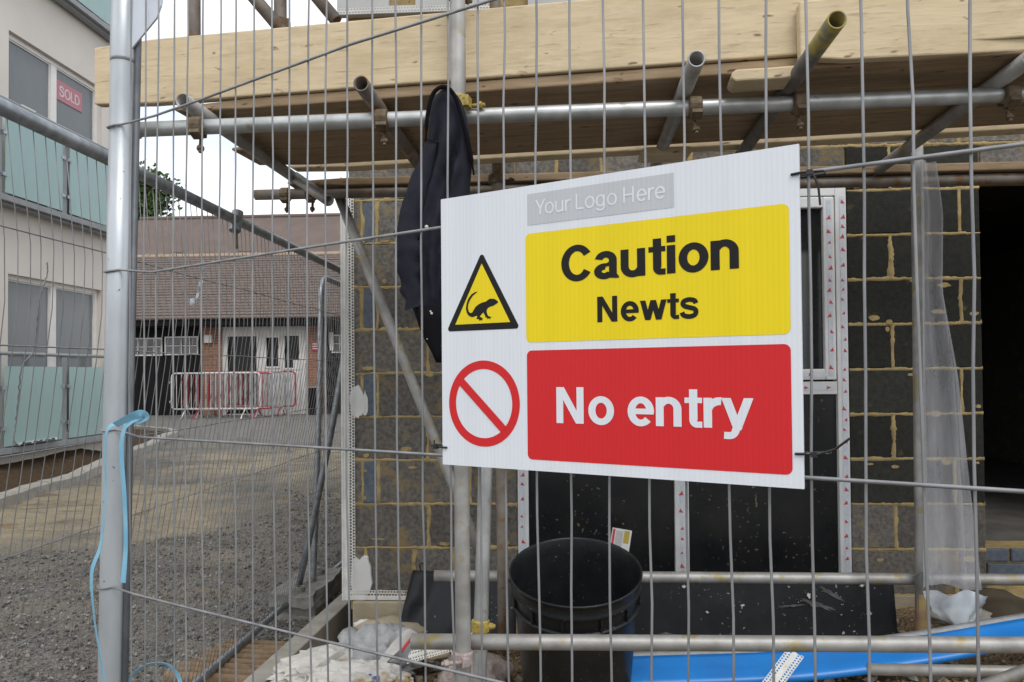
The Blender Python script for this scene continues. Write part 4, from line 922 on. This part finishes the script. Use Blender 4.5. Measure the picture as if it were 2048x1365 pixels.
# plastic scrap on the side panel
sp_ = thing('plastic_scrap', (-1.27, 2.60, 1.83), 'twisted clear plastic scrap hanging from the side fence wires', 'plastic scrap')
P_ = [(0, .04, .085), (0, .035, .02), (.0, .01, -.02), (0, -.005, -.055), (0, -.03, -.075)]
m = MB(); C_ = crom(P_, 5); rows = []
for i, p in enumerate(C_):
    a = i*.5; ww = .006+.004*math.sin(i*.8); rows.append([p+Vector((math.cos(a)*.006, math.sin(a)*ww, .002)), p-Vector((math.cos(a)*.006, math.sin(a)*ww, .002))])
m.grid(rows); m.build('strip', 'poly_white', sp_, solid=.0008)
m = MB(); m.tube([(0, -.012, -.06), (0, -.035, -.07), (0, -.045, -.085)], [.006, .016, .004], 8); m.build('knot', 'poly_white', sp_, smooth=True)

# ------------------------------------------------------------------ the sign
SA = R(27.6); sg = thing('warning_sign', (-.128, .866, 1.3925), 'white plastic Caution Newts No entry sign tied to the near fence', 'sign', rz=-SA)
SW, SHh = .40, .3125
m = MB(); m.box((0, 0, 0), (SW, .004, SHh)); m.build('board', 'sign_white', sg)
def rrect(x0, z0, x1, z1, r, y, n=6):
    P = []
    for cx, cz, a0 in ((x1-r, z1-r, 0), (x0+r, z1-r, 90), (x0+r, z0+r, 180), (x1-r, z0+r, 270)):
        P += [(cx+r*math.cos(R(a0+90*k/n)), y, cz+r*math.sin(R(a0+90*k/n))) for k in range(n+1)]
    return MB().add(P, [tuple(range(len(P)))[::-1]])
e = -.0003
rrect(.1145, .1400, .3907, .2595, .006, e).build('yellow_panel', 'sign_yellow', sg)
rrect(.1150, .0120, .3905, .1311, .006, e).build('red_panel', 'sign_red', sg)
rrect(.1173, .2687, .2831, .3031, .0004, e).build('logo_panel', 'sign_grey', sg)
text_mesh('Caution', .215, .1585, .3454, .2035, .0378, 2*e, .00003).build('lettering', 'sign_black', sg)
text_mesh('Newts', .205, .1998, .3063, .1586, .0266, 2*e, .00003).build('lettering', 'sign_black', sg)
text_mesh('No entry', .205, .1510, .3569, .0527, .0384, 2*e, .00003).build('lettering', 'sign_white', sg)
text_mesh('Your Logo Here', .13, .1270, .2746, .2791, .0165, 2*e, .00003).build('lettering', 'sign_white', sg)
def rtri(P, r, y, n=5):
    P = [Vector((p[0], p[1], 0)) for p in P]; out = []
    for i in range(3):
        a, b, c = P[i-1], P[i], P[(i+1) % 3]; u, v = (a-b).normalized(), (c-b).normalized(); half = math.acos(u.dot(v))/2
        cen = b+(u+v).normalized()*(r/math.sin(half)); s0 = b+u*(r/math.tan(half)); s1 = b+v*(r/math.tan(half))
        for k in range(n+1):
            d = (s0-cen).lerp(s1-cen, k/n).normalized()*r; out.append((cen.x+d.x, y, cen.y+d.y))
    return MB().add(out, [tuple(range(len(out)))])
rtri([(.0571, .2452), (.0072, .1558), (.1068, .1558)], .003, e).build('warning_triangle', 'sign_black', sg)
rtri([(.0571, .2318), (.0199, .1634), (.0943, .1634)], .0002, 2*e).build('warning_triangle_field', 'sign_yellow', sg)
newt = [(51.7, 200.0), (48.0, 199.8), (42.8, 197.3), (38.6, 192.8), (36.1, 187.4), (35.1, 181.6), (36.2, 176.7), (38.3, 173.6), (41.5, 171.6), (44.8, 171.1), (47.6, 172.0), (49.9, 172.5), (50.8, 171.3), (49.4, 169.0), (52.8, 168.5), (53.9, 166.3), (55.3, 167.3), (58.1, 166.8), (57.2, 168.8), (59.0, 168.9), (56.3, 170.2), (54.0, 171.2), (56.4, 174.0), (59.1, 175.9), (60.0, 173.9), (62.0, 171.3), (60.9, 170.2), (63.6, 170.1), (64.5, 168.0), (65.9, 168.9), (68.8, 167.6), (67.7, 169.4), (70.6, 169.3), (68.1, 170.7), (65.4, 171.6), (63.9, 174.7), (63.3, 177.7), (65.1, 180.5), (67.9, 181.9), (71.9, 182.5), (75.8, 184.3), (78.5, 185.7), (78.7, 187.2), (75.8, 189.3), (73.6, 190.5), (68.0, 191.0), (65.2, 189.7), (62.5, 187.9), (57.7, 187.2), (53.1, 185.6), (48.4, 182.7), (46.1, 179.6), (43.7, 176.4), (41.4, 175.9), (39.0, 177.9), (37.9, 181.5), (38.5, 186.4), (40.9, 191.2), (45.1, 195.9)]
m = MB(); m.add([(a/1000, 3*e, b/1000) for a, b in newt], [tuple(range(len(newt)))[::-1]]); no = m.build('newt_pictogram', 'sign_black', sg)
bm = bmesh.new(); bm.from_mesh(no.data); bmesh.ops.triangulate(bm, faces=bm.faces); bm.to_mesh(no.data); bm.free()
G = ell(.0578, .0722, .0478, .0490, .0098, .0098, 0, 360, 64); m = MB(); n = len(G[1]); m.add([(p[0], e, p[1]) for p in G[1]+G[2]], [(i, i+1, n+i+1, n+i) for i in range(n-1)]); m.build('prohibition_ring', 'sign_red', sg)
a, b = Vector((.0262, 0, .0985)), Vector((.0850, 0, .0430)); d = (b-a).normalized(); nn = Vector((-d.z, 0, d.x))*.0048
m = MB(); m.add([a+nn+Vector((0, 2*e, 0)), b+nn+Vector((0, 2*e, 0)), b-nn+Vector((0, 2*e, 0)), a-nn+Vector((0, 2*e, 0))], [(0, 1, 2, 3)]); m.build('prohibition_bar', 'sign_red', sg)
# cable ties
def tie(x, z, sgn, tail):
    m = MB(); m.tube([(x-.004*sgn, -.001, z), (x+.006*sgn, -.002, z+.0005), (x+.022*sgn, .004, z+.001), (x+.024*sgn, .016, z+.001), (x+.004*sgn, .014, z), (x-.004*sgn, .006, z)], .0013, 6)
    m.obox((x+.012*sgn, -.001, z), (.0026, 0, 0), (0, .002, 0), (0, 0, .0022)); m.tube([(x+.014*sgn, -.002, z)]+[(x+.014*sgn+t_[0], t_[1], z+t_[2]) for t_ in tail], .0011, 5)
    m.build('cable_tie', 'black_plastic', sg)
tie(.397, .285, 1, [(.005, .0, -.012), (.006, .003, -.03)]); tie(.397, .0315, 1, [(.016, -.004, .006), (.028, -.006, .016)]); tie(.003, .02, -1, [(-.001, .0, .008)])

# ------------------------------------------------------------------ blue strap on the post
stp = thing('plastic_strap', (-.72, 1.19, 1.4), 'pale blue plastic strap knotted round the near fence post', 'strap')
def strapmesh(P, wd, tw):
    m = MB(); C_ = crom(P, 8); rows = []; view = Vector((.52, -.85, 0))
    for i, p in enumerate(C_):
        d = (C_[min(i+1, len(C_)-1)]-C_[max(i-1, 0)]).normalized(); side = d.cross(view).normalized(); f = i/(len(C_)-1); a = interp(f, tw)
        s = side*math.cos(a)+d.cross(side)*math.sin(a); rows.append([p-s*wd/2, p+s*wd/2])
    return m.grid(rows)
mkparent(strapmesh([(-.700, 1.195, 1.418), (-.713, 1.19, 1.422), (-.732, 1.188, 1.412), (-.738, 1.19, 1.378), (-.738, 1.192, 1.30), (-.747, 1.192, 1.22), (-.762, 1.192, 1.172), (-.757, 1.193, 1.09), (-.741, 1.194, .985), (-.735, 1.2, .8)], .0075, [(0, .2), (.15, .7), (.3, 1.2), (.5, 1.25), (.62, .75), (.75, 1.25), (1, 1.15)]).build('long_tail', 'strap', None, False, solid=.0006), stp)
mkparent(strapmesh([(-.672, 1.185, 1.434), (-.69, 1.183, 1.424), (-.704, 1.186, 1.408), (-.709, 1.188, 1.37), (-.705, 1.19, 1.30), (-.704, 1.192, 1.22), (-.709, 1.193, 1.158)], .0085, [(0, .1), (.25, .9), (.5, .75), (.8, .85), (1, .5)]).build('short_tail', 'strap', None, False, solid=.0006), stp)
mkparent(strapmesh([(-.716, 1.182, 1.419), (-.695, 1.180, 1.429), (-.672, 1.178, 1.438), (-.667, 1.186, 1.432), (-.686, 1.19, 1.423)], .012, [(0, .5), (.5, .2), (1, .8)]).build('bow', 'strap', None, False, solid=.0006), stp)
lp = thing('strap_loop', (-.70, 1.275, .95), 'loose loop of pale blue strap at the bottom edge beside the post', 'strap')
mkparent(strapmesh([(-.755, 1.27, .90), (-.748, 1.272, .96), (-.730, 1.273, .983), (-.708, 1.274, .993), (-.682, 1.275, .993), (-.663, 1.276, .978), (-.656, 1.277, .955), (-.668, 1.27, .92), (-.70, 1.26, .90)], .008, [(0, .6), (.5, .9), (1, .3)]).build('ribbon', 'strap', None, False, solid=.0006), lp)

# ------------------------------------------------------------------ jacket
jk = thing('jacket', (-.31, 2.25, 2.33), 'dark navy work jacket hanging from the scaffold coupler left of the sign', 'jacket')
prof = [(2.362, -.330, -.292), (2.350, -.347, -.277), (2.335, -.356, -.268), (2.30, -.364, -.254), (2.24, -.367, -.243), (2.17, -.380, -.234), (2.12, -.394, -.236), (2.06, -.415, -.242), (1.99, -.440, -.245), (1.955, -.457, -.246), (1.935, -.462, -.246), (1.92, -.450, -.247),
        (1.86, -.457, -.248), (1.80, -.452, -.250), (1.74, -.438, -.254), (1.68, -.415, -.262), (1.63, -.398, -.275), (1.585, -.362, -.295), (1.555, -.345, -.318)]
rows = []; nj = 40
zl = [lerp(2.362, 1.553, k/60) for k in range(61)]
pz = [(-p[0], p[1]) for p in prof]; pz2 = [(-p[0], p[2]) for p in prof]
for z in zl:
    xl, xr = interp(-z, pz), interp(-z, pz2); f = (2.352-z)/.8; row = []
    for j in range(nj+1):
        t = j/nj; x = lerp(xl, xr, t)
        fr_ = t*6.4+1.2+f*2.2+.8*fbm(x*6, z*3); fold = .052*(1-abs(math.sin(fr_)))**1.5*sm(.02, .3, f)-.012*math.sin(t*19+f*5)*sm(.1, .5, f)+.008*fbm(x*24, z*10)
        y = 2.245-.055*math.sin(math.pi*min(1, max(0, t)))**.6*(.55+.7*min(1, f*2))+fold*math.sin(math.pi*t)**.5
        row.append((x, y, z))
    back = [(lerp(xr, xl, j/10), 2.262+.03*math.sin(math.pi*j/10)*(1 if f > .12 else 0), z) for j in range(1, 10)]
    rows.append(row+back)
m = MB(); m.grid(rows, close=True); n_ = len(rows[0]); m.f += [tuple(range(n_)), tuple(60*n_+k for k in range(n_))[::-1]]
mkparent(m.build('body', 'navy', None, True), jk)
rows = []; C_ = crom([(-.352, 2.215, 2.20), (-.385, 2.198, 2.08), (-.415, 2.188, 1.97), (-.425, 2.182, 1.88), (-.415, 2.18, 1.78), (-.402, 2.178, 1.69)], 7)
for i, p in enumerate(C_):
    f = i/(len(C_)-1); r_ = interp(f, [(0, .018), (.25, .034), (.6, .038), (.9, .030), (1, .027)]); k_ = 1+.16*math.sin(i*1.5)*sm(.3, .6, f)
    rows.append([(p.x+r_*k_*math.cos(a)*(1+.18*fbm(math.cos(a)*2, f*9, 4)), p.y+r_*.8*math.sin(a)*(1+.2*fbm(a, f*9, 1)), p.z+.006*math.sin(a*2+i)) for a in [6.283*q/18 for q in range(18)]])
m = MB(); m.grid(rows, close=True); m.f += [tuple(range(18)), tuple((len(rows)-1)*18+k for k in range(18))[::-1]]; mkparent(m.build('sleeve', 'navy', None, True), jk)
# collar roll and dark lining cuff
m = MB(); m.tube(crom([(-.372, 2.212, 2.20), (-.363, 2.20, 2.28), (-.345, 2.195, 2.34), (-.312, 2.192, 2.358), (-.283, 2.197, 2.335), (-.262, 2.205, 2.27), (-.24, 2.215, 2.18), (-.228, 2.23, 2.10)], 5), [.003]*3+[.0065]*30+[.003]*3, 8); mkparent(m.build('collar', 'navy_dark', None, True), jk)
m = MB(); rows = []
for z, a, b in ((1.70, -.395, -.30), (1.66, -.392, -.29), (1.61, -.375, -.29), (1.56, -.348, -.30), (1.53, -.335, -.315)): rows.append([(lerp(a, b, t), 2.168-.012*math.sin(t*6), z) for t in np.linspace(0, 1, 8)])
m.grid(rows); mkparent(m.build('cuff', 'navy_dark', None, True, solid=.006), jk)
for x, y, z, r_ in ((-.363, 2.163, 1.932, .0055), (-.349, 2.158, 1.675, .004), (-.372, 2.158, 1.648, .004), (-.352, 2.158, 1.681, .003), (-.362, 2.158, 1.60, .0022)):
    m = MB(); m.tube([(x, y+.006, z), (x, y, z), (x, y-.002, z)], [r_, r_, r_*.5], 10); mkparent(m.build('stud', 'stud'), jk)

# ------------------------------------------------------------------ black bin
bt = thing('black_bin', (.088, 2.895, .195), 'large round black plastic bin tilted forward behind the low rail', 'bin'); bt.rotation_euler = (R(15.5), 0, R(-2)); bt.scale = (.97, .97, .97)
def lathe(prof, n=48, a0=0, a1=360):
    m = MB(); rows = []; full = (a1-a0) >= 360
    for r_, z in prof: rows.append([(r_*math.cos(R(a0+(a1-a0)*k/n)), r_*math.sin(R(a0+(a1-a0)*k/n)), z) for k in range(n+(0 if full else 1))])
    return m.grid(rows, close=full)
H_ = .62
m = lathe([(.0, .0), (.19, .0), (.205, .02), (.232, H_-.13), (.236, H_-.066), (.236, H_-.062), (.246, H_-.060), (.248, H_-.052), (.244, H_-.047), (.244, H_-.012), (.250, H_-.008), (.2515, H_-.002), (.250, H_+.002), (.246, H_+.002), (.243, H_-.004), (.236, H_-.05), (.226, H_-.14), (.198, .03), (.18, .02), (.0, .02)])
m.build('body', 'bin', bt, smooth=True)
m = lathe([(.233, H_-.122), (.246, H_-.120), (.247, H_-.115), (.234, H_-.113)]); m.build('lower_rib', 'bin', bt, smooth=True)
for a in (-68, -101, -130, -40, -12, 200, 170, 140, 110, 80, 50, 20):
    c, s = math.cos(R(a)), math.sin(R(a)); m = MB(); m.obox((.239*c, .239*s, H_-.088), (-.004*s, .004*c, 0), (.007*c, .007*s, 0), (0, 0, .025)); m.build('bracket', 'bin', bt, bevel=.002)

# ------------------------------------------------------------------ sheets, strips and rubbish at the foot of the wall
def sheet(name, rows, mat, label, cat, solid=.003, part='sheet'):
    r0_ = Vector(rows[0][0]); t = thing(name, r0_, label, cat); m = MB(); m.grid(rows); mkparent(m.build(part, mat, None, True, solid=solid), t); return t
# black sheet left of the bin, draped on the footing
rows = []
for i in range(13):
    f = i/12; z = lerp(.512, .215, f); rows.append([(lerp(-.70-.055*f, -.18, j/16), 3.70-.16*f-.02*math.sin(j*.9+f*3)-.015*fbm(j*.4, f*3), z-.02*(j/16)*(1-f)+.006*math.sin(j*1.1)) for j in range(17)])
ds = sheet('black_sheet', rows, 'black_sheet', 'black plastic sheet with white splashes draped left of the bin', 'plastic sheet')
m = MB(); m.tube(crom([(-.655, 3.69, .50), (-.665, 3.69, .54), (-.645, 3.69, .55), (-.635, 3.69, .52)], 5), .004, 6); mkparent(m.build('tie_loop', 'black_plastic'), ds)
# black board behind the rails right of the bin
rows = [[(lerp(.18, 1.545, j/30), 3.47-.05*f+.006*math.sin(j*.7), lerp(.57, .25, f)) for j in range(31)] for f in np.linspace(0, 1, 9)]
bs = sheet('black_skirt', rows, 'black_sheet', 'black splashed damp proof skirt along the wall foot right of the bin', 'plastic sheet', .006)
def smudge(cx, cz, rx, rz_, rot, seed):
    pts = []
    for k in range(44):
        a = 6.283*k/44; r_ = .75+.55*fbm(math.cos(a)*2+seed, math.sin(a)*2)+.5*fbm(math.cos(a)*7+seed, math.sin(a)*7); x, z = rx*r_*math.cos(a), rz_*r_*math.sin(a); pts.append((cx+x*math.cos(rot)-z*math.sin(rot), 0, cz+x*math.sin(rot)+z*math.cos(rot)))
    m = MB(); m.add([(p[0], 3.458-.05*((.57-p[2])/.32), p[2]) for p in pts], [tuple(range(44))[::-1]]); return m
for i, (a, b, c, d_, e_) in enumerate(((1.20, .435, .10, .014, -.3), (1.08, .43, .075, .006, .1), (1.26, .485, .07, .012, -.5), (.86, .43, .012, .007, 0), (.60, .51, .012, .009, 0), (1.42, .40, .014, .012, 0), (1.40, .52, .012, .009, 0), (.50, .30, .05, .012, .1), (.7, .40, .008, .006, 0), (1.16, .475, .01, .015, .3))):
    mkparent(smudge(a, b, c, d_, e_, i).build('plaster_smudge', 'smudge' if i in (0, 1, 2, 7) else 'bead'), bs)
# packaging card
cd = thing('label_card', (.32, 3.60, .64), 'small white label card with yellow strip behind the bin', 'card'); cd.rotation_euler = (R(-6), R(10), 0)
m = MB(); m.box((-.047, -.001, -.02), (.047, .001, .10)); m.build('card', 'card', cd)
m = MB(); m.box((.012, -.0018, .035), (.038, -.0012, .095)); m.build('yellow_strip', 'yellow_print', cd); m = MB(); m.box((-.043, -.0018, -.015), (-.032, -.0012, .095)); m.build('red_strip', 'tape_red', cd)
for k in range(7):
    m = MB(); m.box((-.026+.005*k, -.0016, .0), (-.024+.005*k, -.0011, .09)); m.build('print_line', 'bal_metal', cd)
# blue plastic cover strip: shallow channel with a dusty upper lip
bl = thing('blue_strip', (.3, 3.0, .3), 'long bright blue plastic channel lying along the foot of the scaffold', 'plastic channel')
P_ = [(.12, 3.02, .315), (.34, 3.02, .325), (.95, 3.0, .362), (1.42, 3.0, .422), (1.85, 3.02, .49), (2.35, 3.05, .56)]
C_ = crom(P_, 8); rows = []; lips = []
for i, p in enumerate(C_):
    f = i/(len(C_)-1); wv = .003*math.sin(i*.8)
    kw = lerp(.95, .55, f); rows.append([p+Vector((0, .015, .022)), p+Vector((0, 0, .012)), p+Vector((0, -.07*kw, -.004+wv+.004*math.sin(i*1.7))), p+Vector((0, -.125*kw, -.020*kw)), p+Vector((0, -.145*kw, -.032*kw)), p+Vector((0, -.150*kw, -.055*kw))]); lips.append([p+Vector((0, .055, .026)), p+Vector((0, .016, .0225))])
m = MB(); m.grid(rows); mkparent(m.build('channel', 'blue', None, True, solid=.003), bl); m = MB(); m.grid(lips); mkparent(m.build('lip', 'blue_lip', None, True, solid=.003), bl)
# white perforated bead offcuts
def offcut(label, a, U, V, n, cols, wide):
    a, U, V = Vector(a), Vector(U).normalized(), Vector(V).normalized(); t = thing('bead_offcut', a, label, 'bead offcut', 'bead offcuts')
    m = MB(); perf(m, a, U, V, n, cols, .012, .0038); mkparent(m.build('mesh_wing', 'bead'), t)
    m = MB(); c = a+U*(cols*.012+wide/2)+V*(n*.006); m.obox(c, U*wide/2, V*n*.006, U.cross(V)*.0015); mkparent(m.build('nosing', 'bead'), t)
    m = MB(); perf(m, a+U*(cols*.012+wide), U, V, n, cols, .012, .0038); mkparent(m.build('mesh_wing', 'bead'), t)
offcut('white perforated bead offcut lying across the blue channel', (.735, 2.72, .365), (.7, -.1, -.5), (.70, .55, .50), 17, 2, .016)
offcut('perforated bead offcut on the ground left of the leaning pole', (-.62, 3.12, .272), (.1, .4, .6), (1, .1, .25), 25, 2, .01)
# loose pipes at lower right
def loose(a, b, label, mat='tube'):
    t = thing('loose_pipe', a, label, 'pipe', 'loose pipes'); m = MB(); m.tube([a, Vector(a).lerp(Vector(b), .5), b], .02, 18, r_in=.016); mkparent(m.build('tube', mat, None, True), t)
loose((1.08, 2.62, .470), (2.2, 2.62, .462), 'loose pipe lying level at the lower right corner'); loose((1.23, 2.50, .40), (2.1, 2.54, .72), 'loose pipe rising towards the right edge above the level one')
# hanging clear polythene
rows = []
for i in range(40):
    f = i/39; z = lerp(2.36, .60, f); xl = 1.532-.02*f; xr = interp(f, [(0, 1.60), (.12, 1.63), (.3, 1.625), (.5, 1.68), (.75, 1.715), (1, 1.755)])
    rows.append([(lerp(xl, xr, t), 3.145-.018*math.sin(t*8+1+f)-.012*math.sin(t*17+f*3), z+.01*math.sin(t*5)) for t in np.linspace(0, 1, 22)])
pt = sheet('polythene_sheet', rows, 'polythene', 'clear polythene sheet hanging beside the rear upright pole', 'plastic sheet', 0)
rows = []
for i in range(14):
    f = i/13; z = lerp(.59, .42, f); sp2 = .13*math.sin(math.pi*min(1, .45+f*.5)); rows.append([(1.64+lerp(-1, 1, t)*sp2+.01*fbm(t*4, f*4), 3.13-.035*math.sin(t*3.1)-.02*math.sin(t*9+f*5)-.02*f, z+.035*abs(t-.5)*f*2+.012*math.sin(t*12)) for t in np.linspace(0, 1, 16)])
m = MB(); m.grid(rows); mkparent(m.build('gathered_foot', 'poly_white', None, True), pt)
# concrete edging along the side of the building
t = thing('edging_kerb', (-1.28, 3.3, .05), 'grey concrete edging running back along the building corner', 'edging')
m = MB(); m.box((-.05, -.35, -.05), (.05, 1.6, .13)); m.build('edging', 'concrete', t, bevel=.006); t.rotation_euler = (0, 0, R(-3))
# brown grooved decking scrap: slats side by side
t = thing('decking_scrap', (-1.52, 3.66, .06), 'brown ribbed timber decking scrap lying under the side fence rail', 'timber', rz=R(-12)); t.rotation_euler[1] = R(-3)
for k in range(8):
    rows = []
    for i in range(9):
        y = -.27+k*.062; x = lerp(-.27+.02*math.sin(k*2.1), .24+.025*math.sin(k*3.3), i/8); rows.append([(x, y+.021*math.cos(R(a))+.004*fbm(i*.9, k), .018+.030*math.sin(R(a))+.004*fbm(i*.7, k, 3)) for a in range(-20, 201, 20)])
    m = MB(); m.grid(rows); m.build('slat', 'decking', t, smooth=True)
# sacks and cement
def lump(name, c, r, seed, mat, label, cat, amp=.25, freq=2.2, flat=.5, sub=4, part='lump', rot=0):
    me = bpy.data.meshes.new('l'); bm = bmesh.new(); bmesh.ops.create_icosphere(bm, subdivisions=sub, radius=1)
    for v in bm.verts:
        q = v.co*freq; d = 1+amp*fbm(q.x+seed, q.y, q.z, 5)+amp*.25*fbm(q.x*5+seed, q.y*5, q.z*5)
        if mat == 'paper': d = 1.1+amp*1.1*(.5-abs(fbm(q.x*1.3+seed, q.y*1.3, q.z*1.3, 3))*2)*.6+amp*.5*fbm(q.x*3+seed, q.y*3, q.z*2, 2)
        v.co = Vector((v.co.x*r[0], v.co.y*r[1], v.co.z*r[2]*(flat if v.co.z < 0 else 1)))*d
    bm.to_mesh(me); bm.free(); me.materials.append(MT[mat]); t = thing(name, c, label, cat, rz=rot); mk(part, me, mat, t, mat != 'paper'); return t
sk = lump('cement_sack', (-.985, 3.22, .20), (.22, .13, .085), 4, 'paper', 'torn white paper cement sack on the ground by the edging', 'sack', .35, 2.6, rot=R(28), part='paper')
cl = lump('cement_lump', (-.79, 3.32, .22), (.20, .17, .13), 9, 'cement', 'set grey cement spilling from the torn sacks', 'cement', .42, 3.2)
s2 = lump('paper_sack', (-.80, 3.02, .22), (.20, .10, .085), 14, 'paper', 'flattened white sack with blue print at the bottom edge', 'sack', .3, 2.4, rot=R(-4), part='paper')
m = text_mesh('oH', .2, -.04, .05, 0, .05, 0, .0003); me = m.build('blue_print', 'blue_print', s2); me.location = (.06, -.082, .045); me.rotation_euler = (R(-48), 0, R(10))
m = MB(); rows = []
for i in range(12):
    f = i/11; rows.append([(-.74+.13*f+.03*math.cos(a), 3.12+.07*f-.012*math.sin(a), .26+.13*f+.010*math.sin(a*2+f*4)) for a in np.linspace(.2, 2.6, 8)])
m.grid(rows); fl = m.build('flap', 'paper', None, True, solid=.002); mkparent(fl, s2)
m = MB(); rows = [[(-.702+.125*f+.005*k, 3.095+.07*f-.006*k, .262+.15*f-.012*k) for k in range(2)] for f in np.linspace(.45, .8, 8)]; m.grid(rows); mkparent(m.build('red_edge', 'red_print', None, True, solid=.002), s2)
# broken lumps of mortar and concrete
rs = random.Random(12)
lumps = [((-.79, 3.58, .255), (.17, .08, .055), 'concrete_tan', 'broad slab of tan mortar lying below the black sheet'), ((-.93, 3.62, .265), (.05, .03, .022), 'bead', 'small white plaster chunk on the soil by the footing'),
         ((-.55, 3.33, .235), (.075, .05, .045), 'concrete_tan', 'tan mortar chunk at the end of the low front rail'), ((-.33, 3.15, .22), (.15, .14, .09), 'pinkgravel', 'heap of pinkish grit beside the bin'),
         ((1.98, 3.45, .40), (.18, .13, .10), 'rubble', 'brown rubble heap at the foot of the doorway'), ((.97, 2.70, .345), (.045, .04, .03), 'coupler_yellow', 'small yellowish lump below the bead offcut'),
         ((-1.16, 3.05, .15), (.05, .04, .035), 'concrete_tan', 'tan stone at the near end of the edging'), ((1.75, 3.32, .42), (.14, .06, .04), 'concrete', 'pale broken slab at the foot of the polythene')]
MT['pinkgravel'] = simple('pink_grit', (.42, .34, .30), (.24, .20, .18), rough=.95, scale=45, bmp=1, bscale=70)
for i, (c, r_, mt, lb) in enumerate(lumps): lump('rubble_lump', c, r_, i*3+1, mt, lb, 'rubble', .3, 1.8, sub=3)
# timber offcuts near the doorway
for i, (a, b, lb) in enumerate((((1.7, 3.2, .40), (2.15, 3.3, .43), 'thin brown timber offcut at the lower right rubble'), ((1.55, 2.95, .395), (1.95, 3.12, .40), 'darker timber sliver under the blue channel end'))):
    t = thing('timber_offcut', a, lb, 'timber'); d = (Vector(b)-Vector(a)); m = MB(); m.obox((Vector(a)+Vector(b))/2, d/2, d.cross(Vector((0, 0, 1))).normalized()*.02, (0, 0, .008)); mkparent(m.build('batten', 'decking'), t)
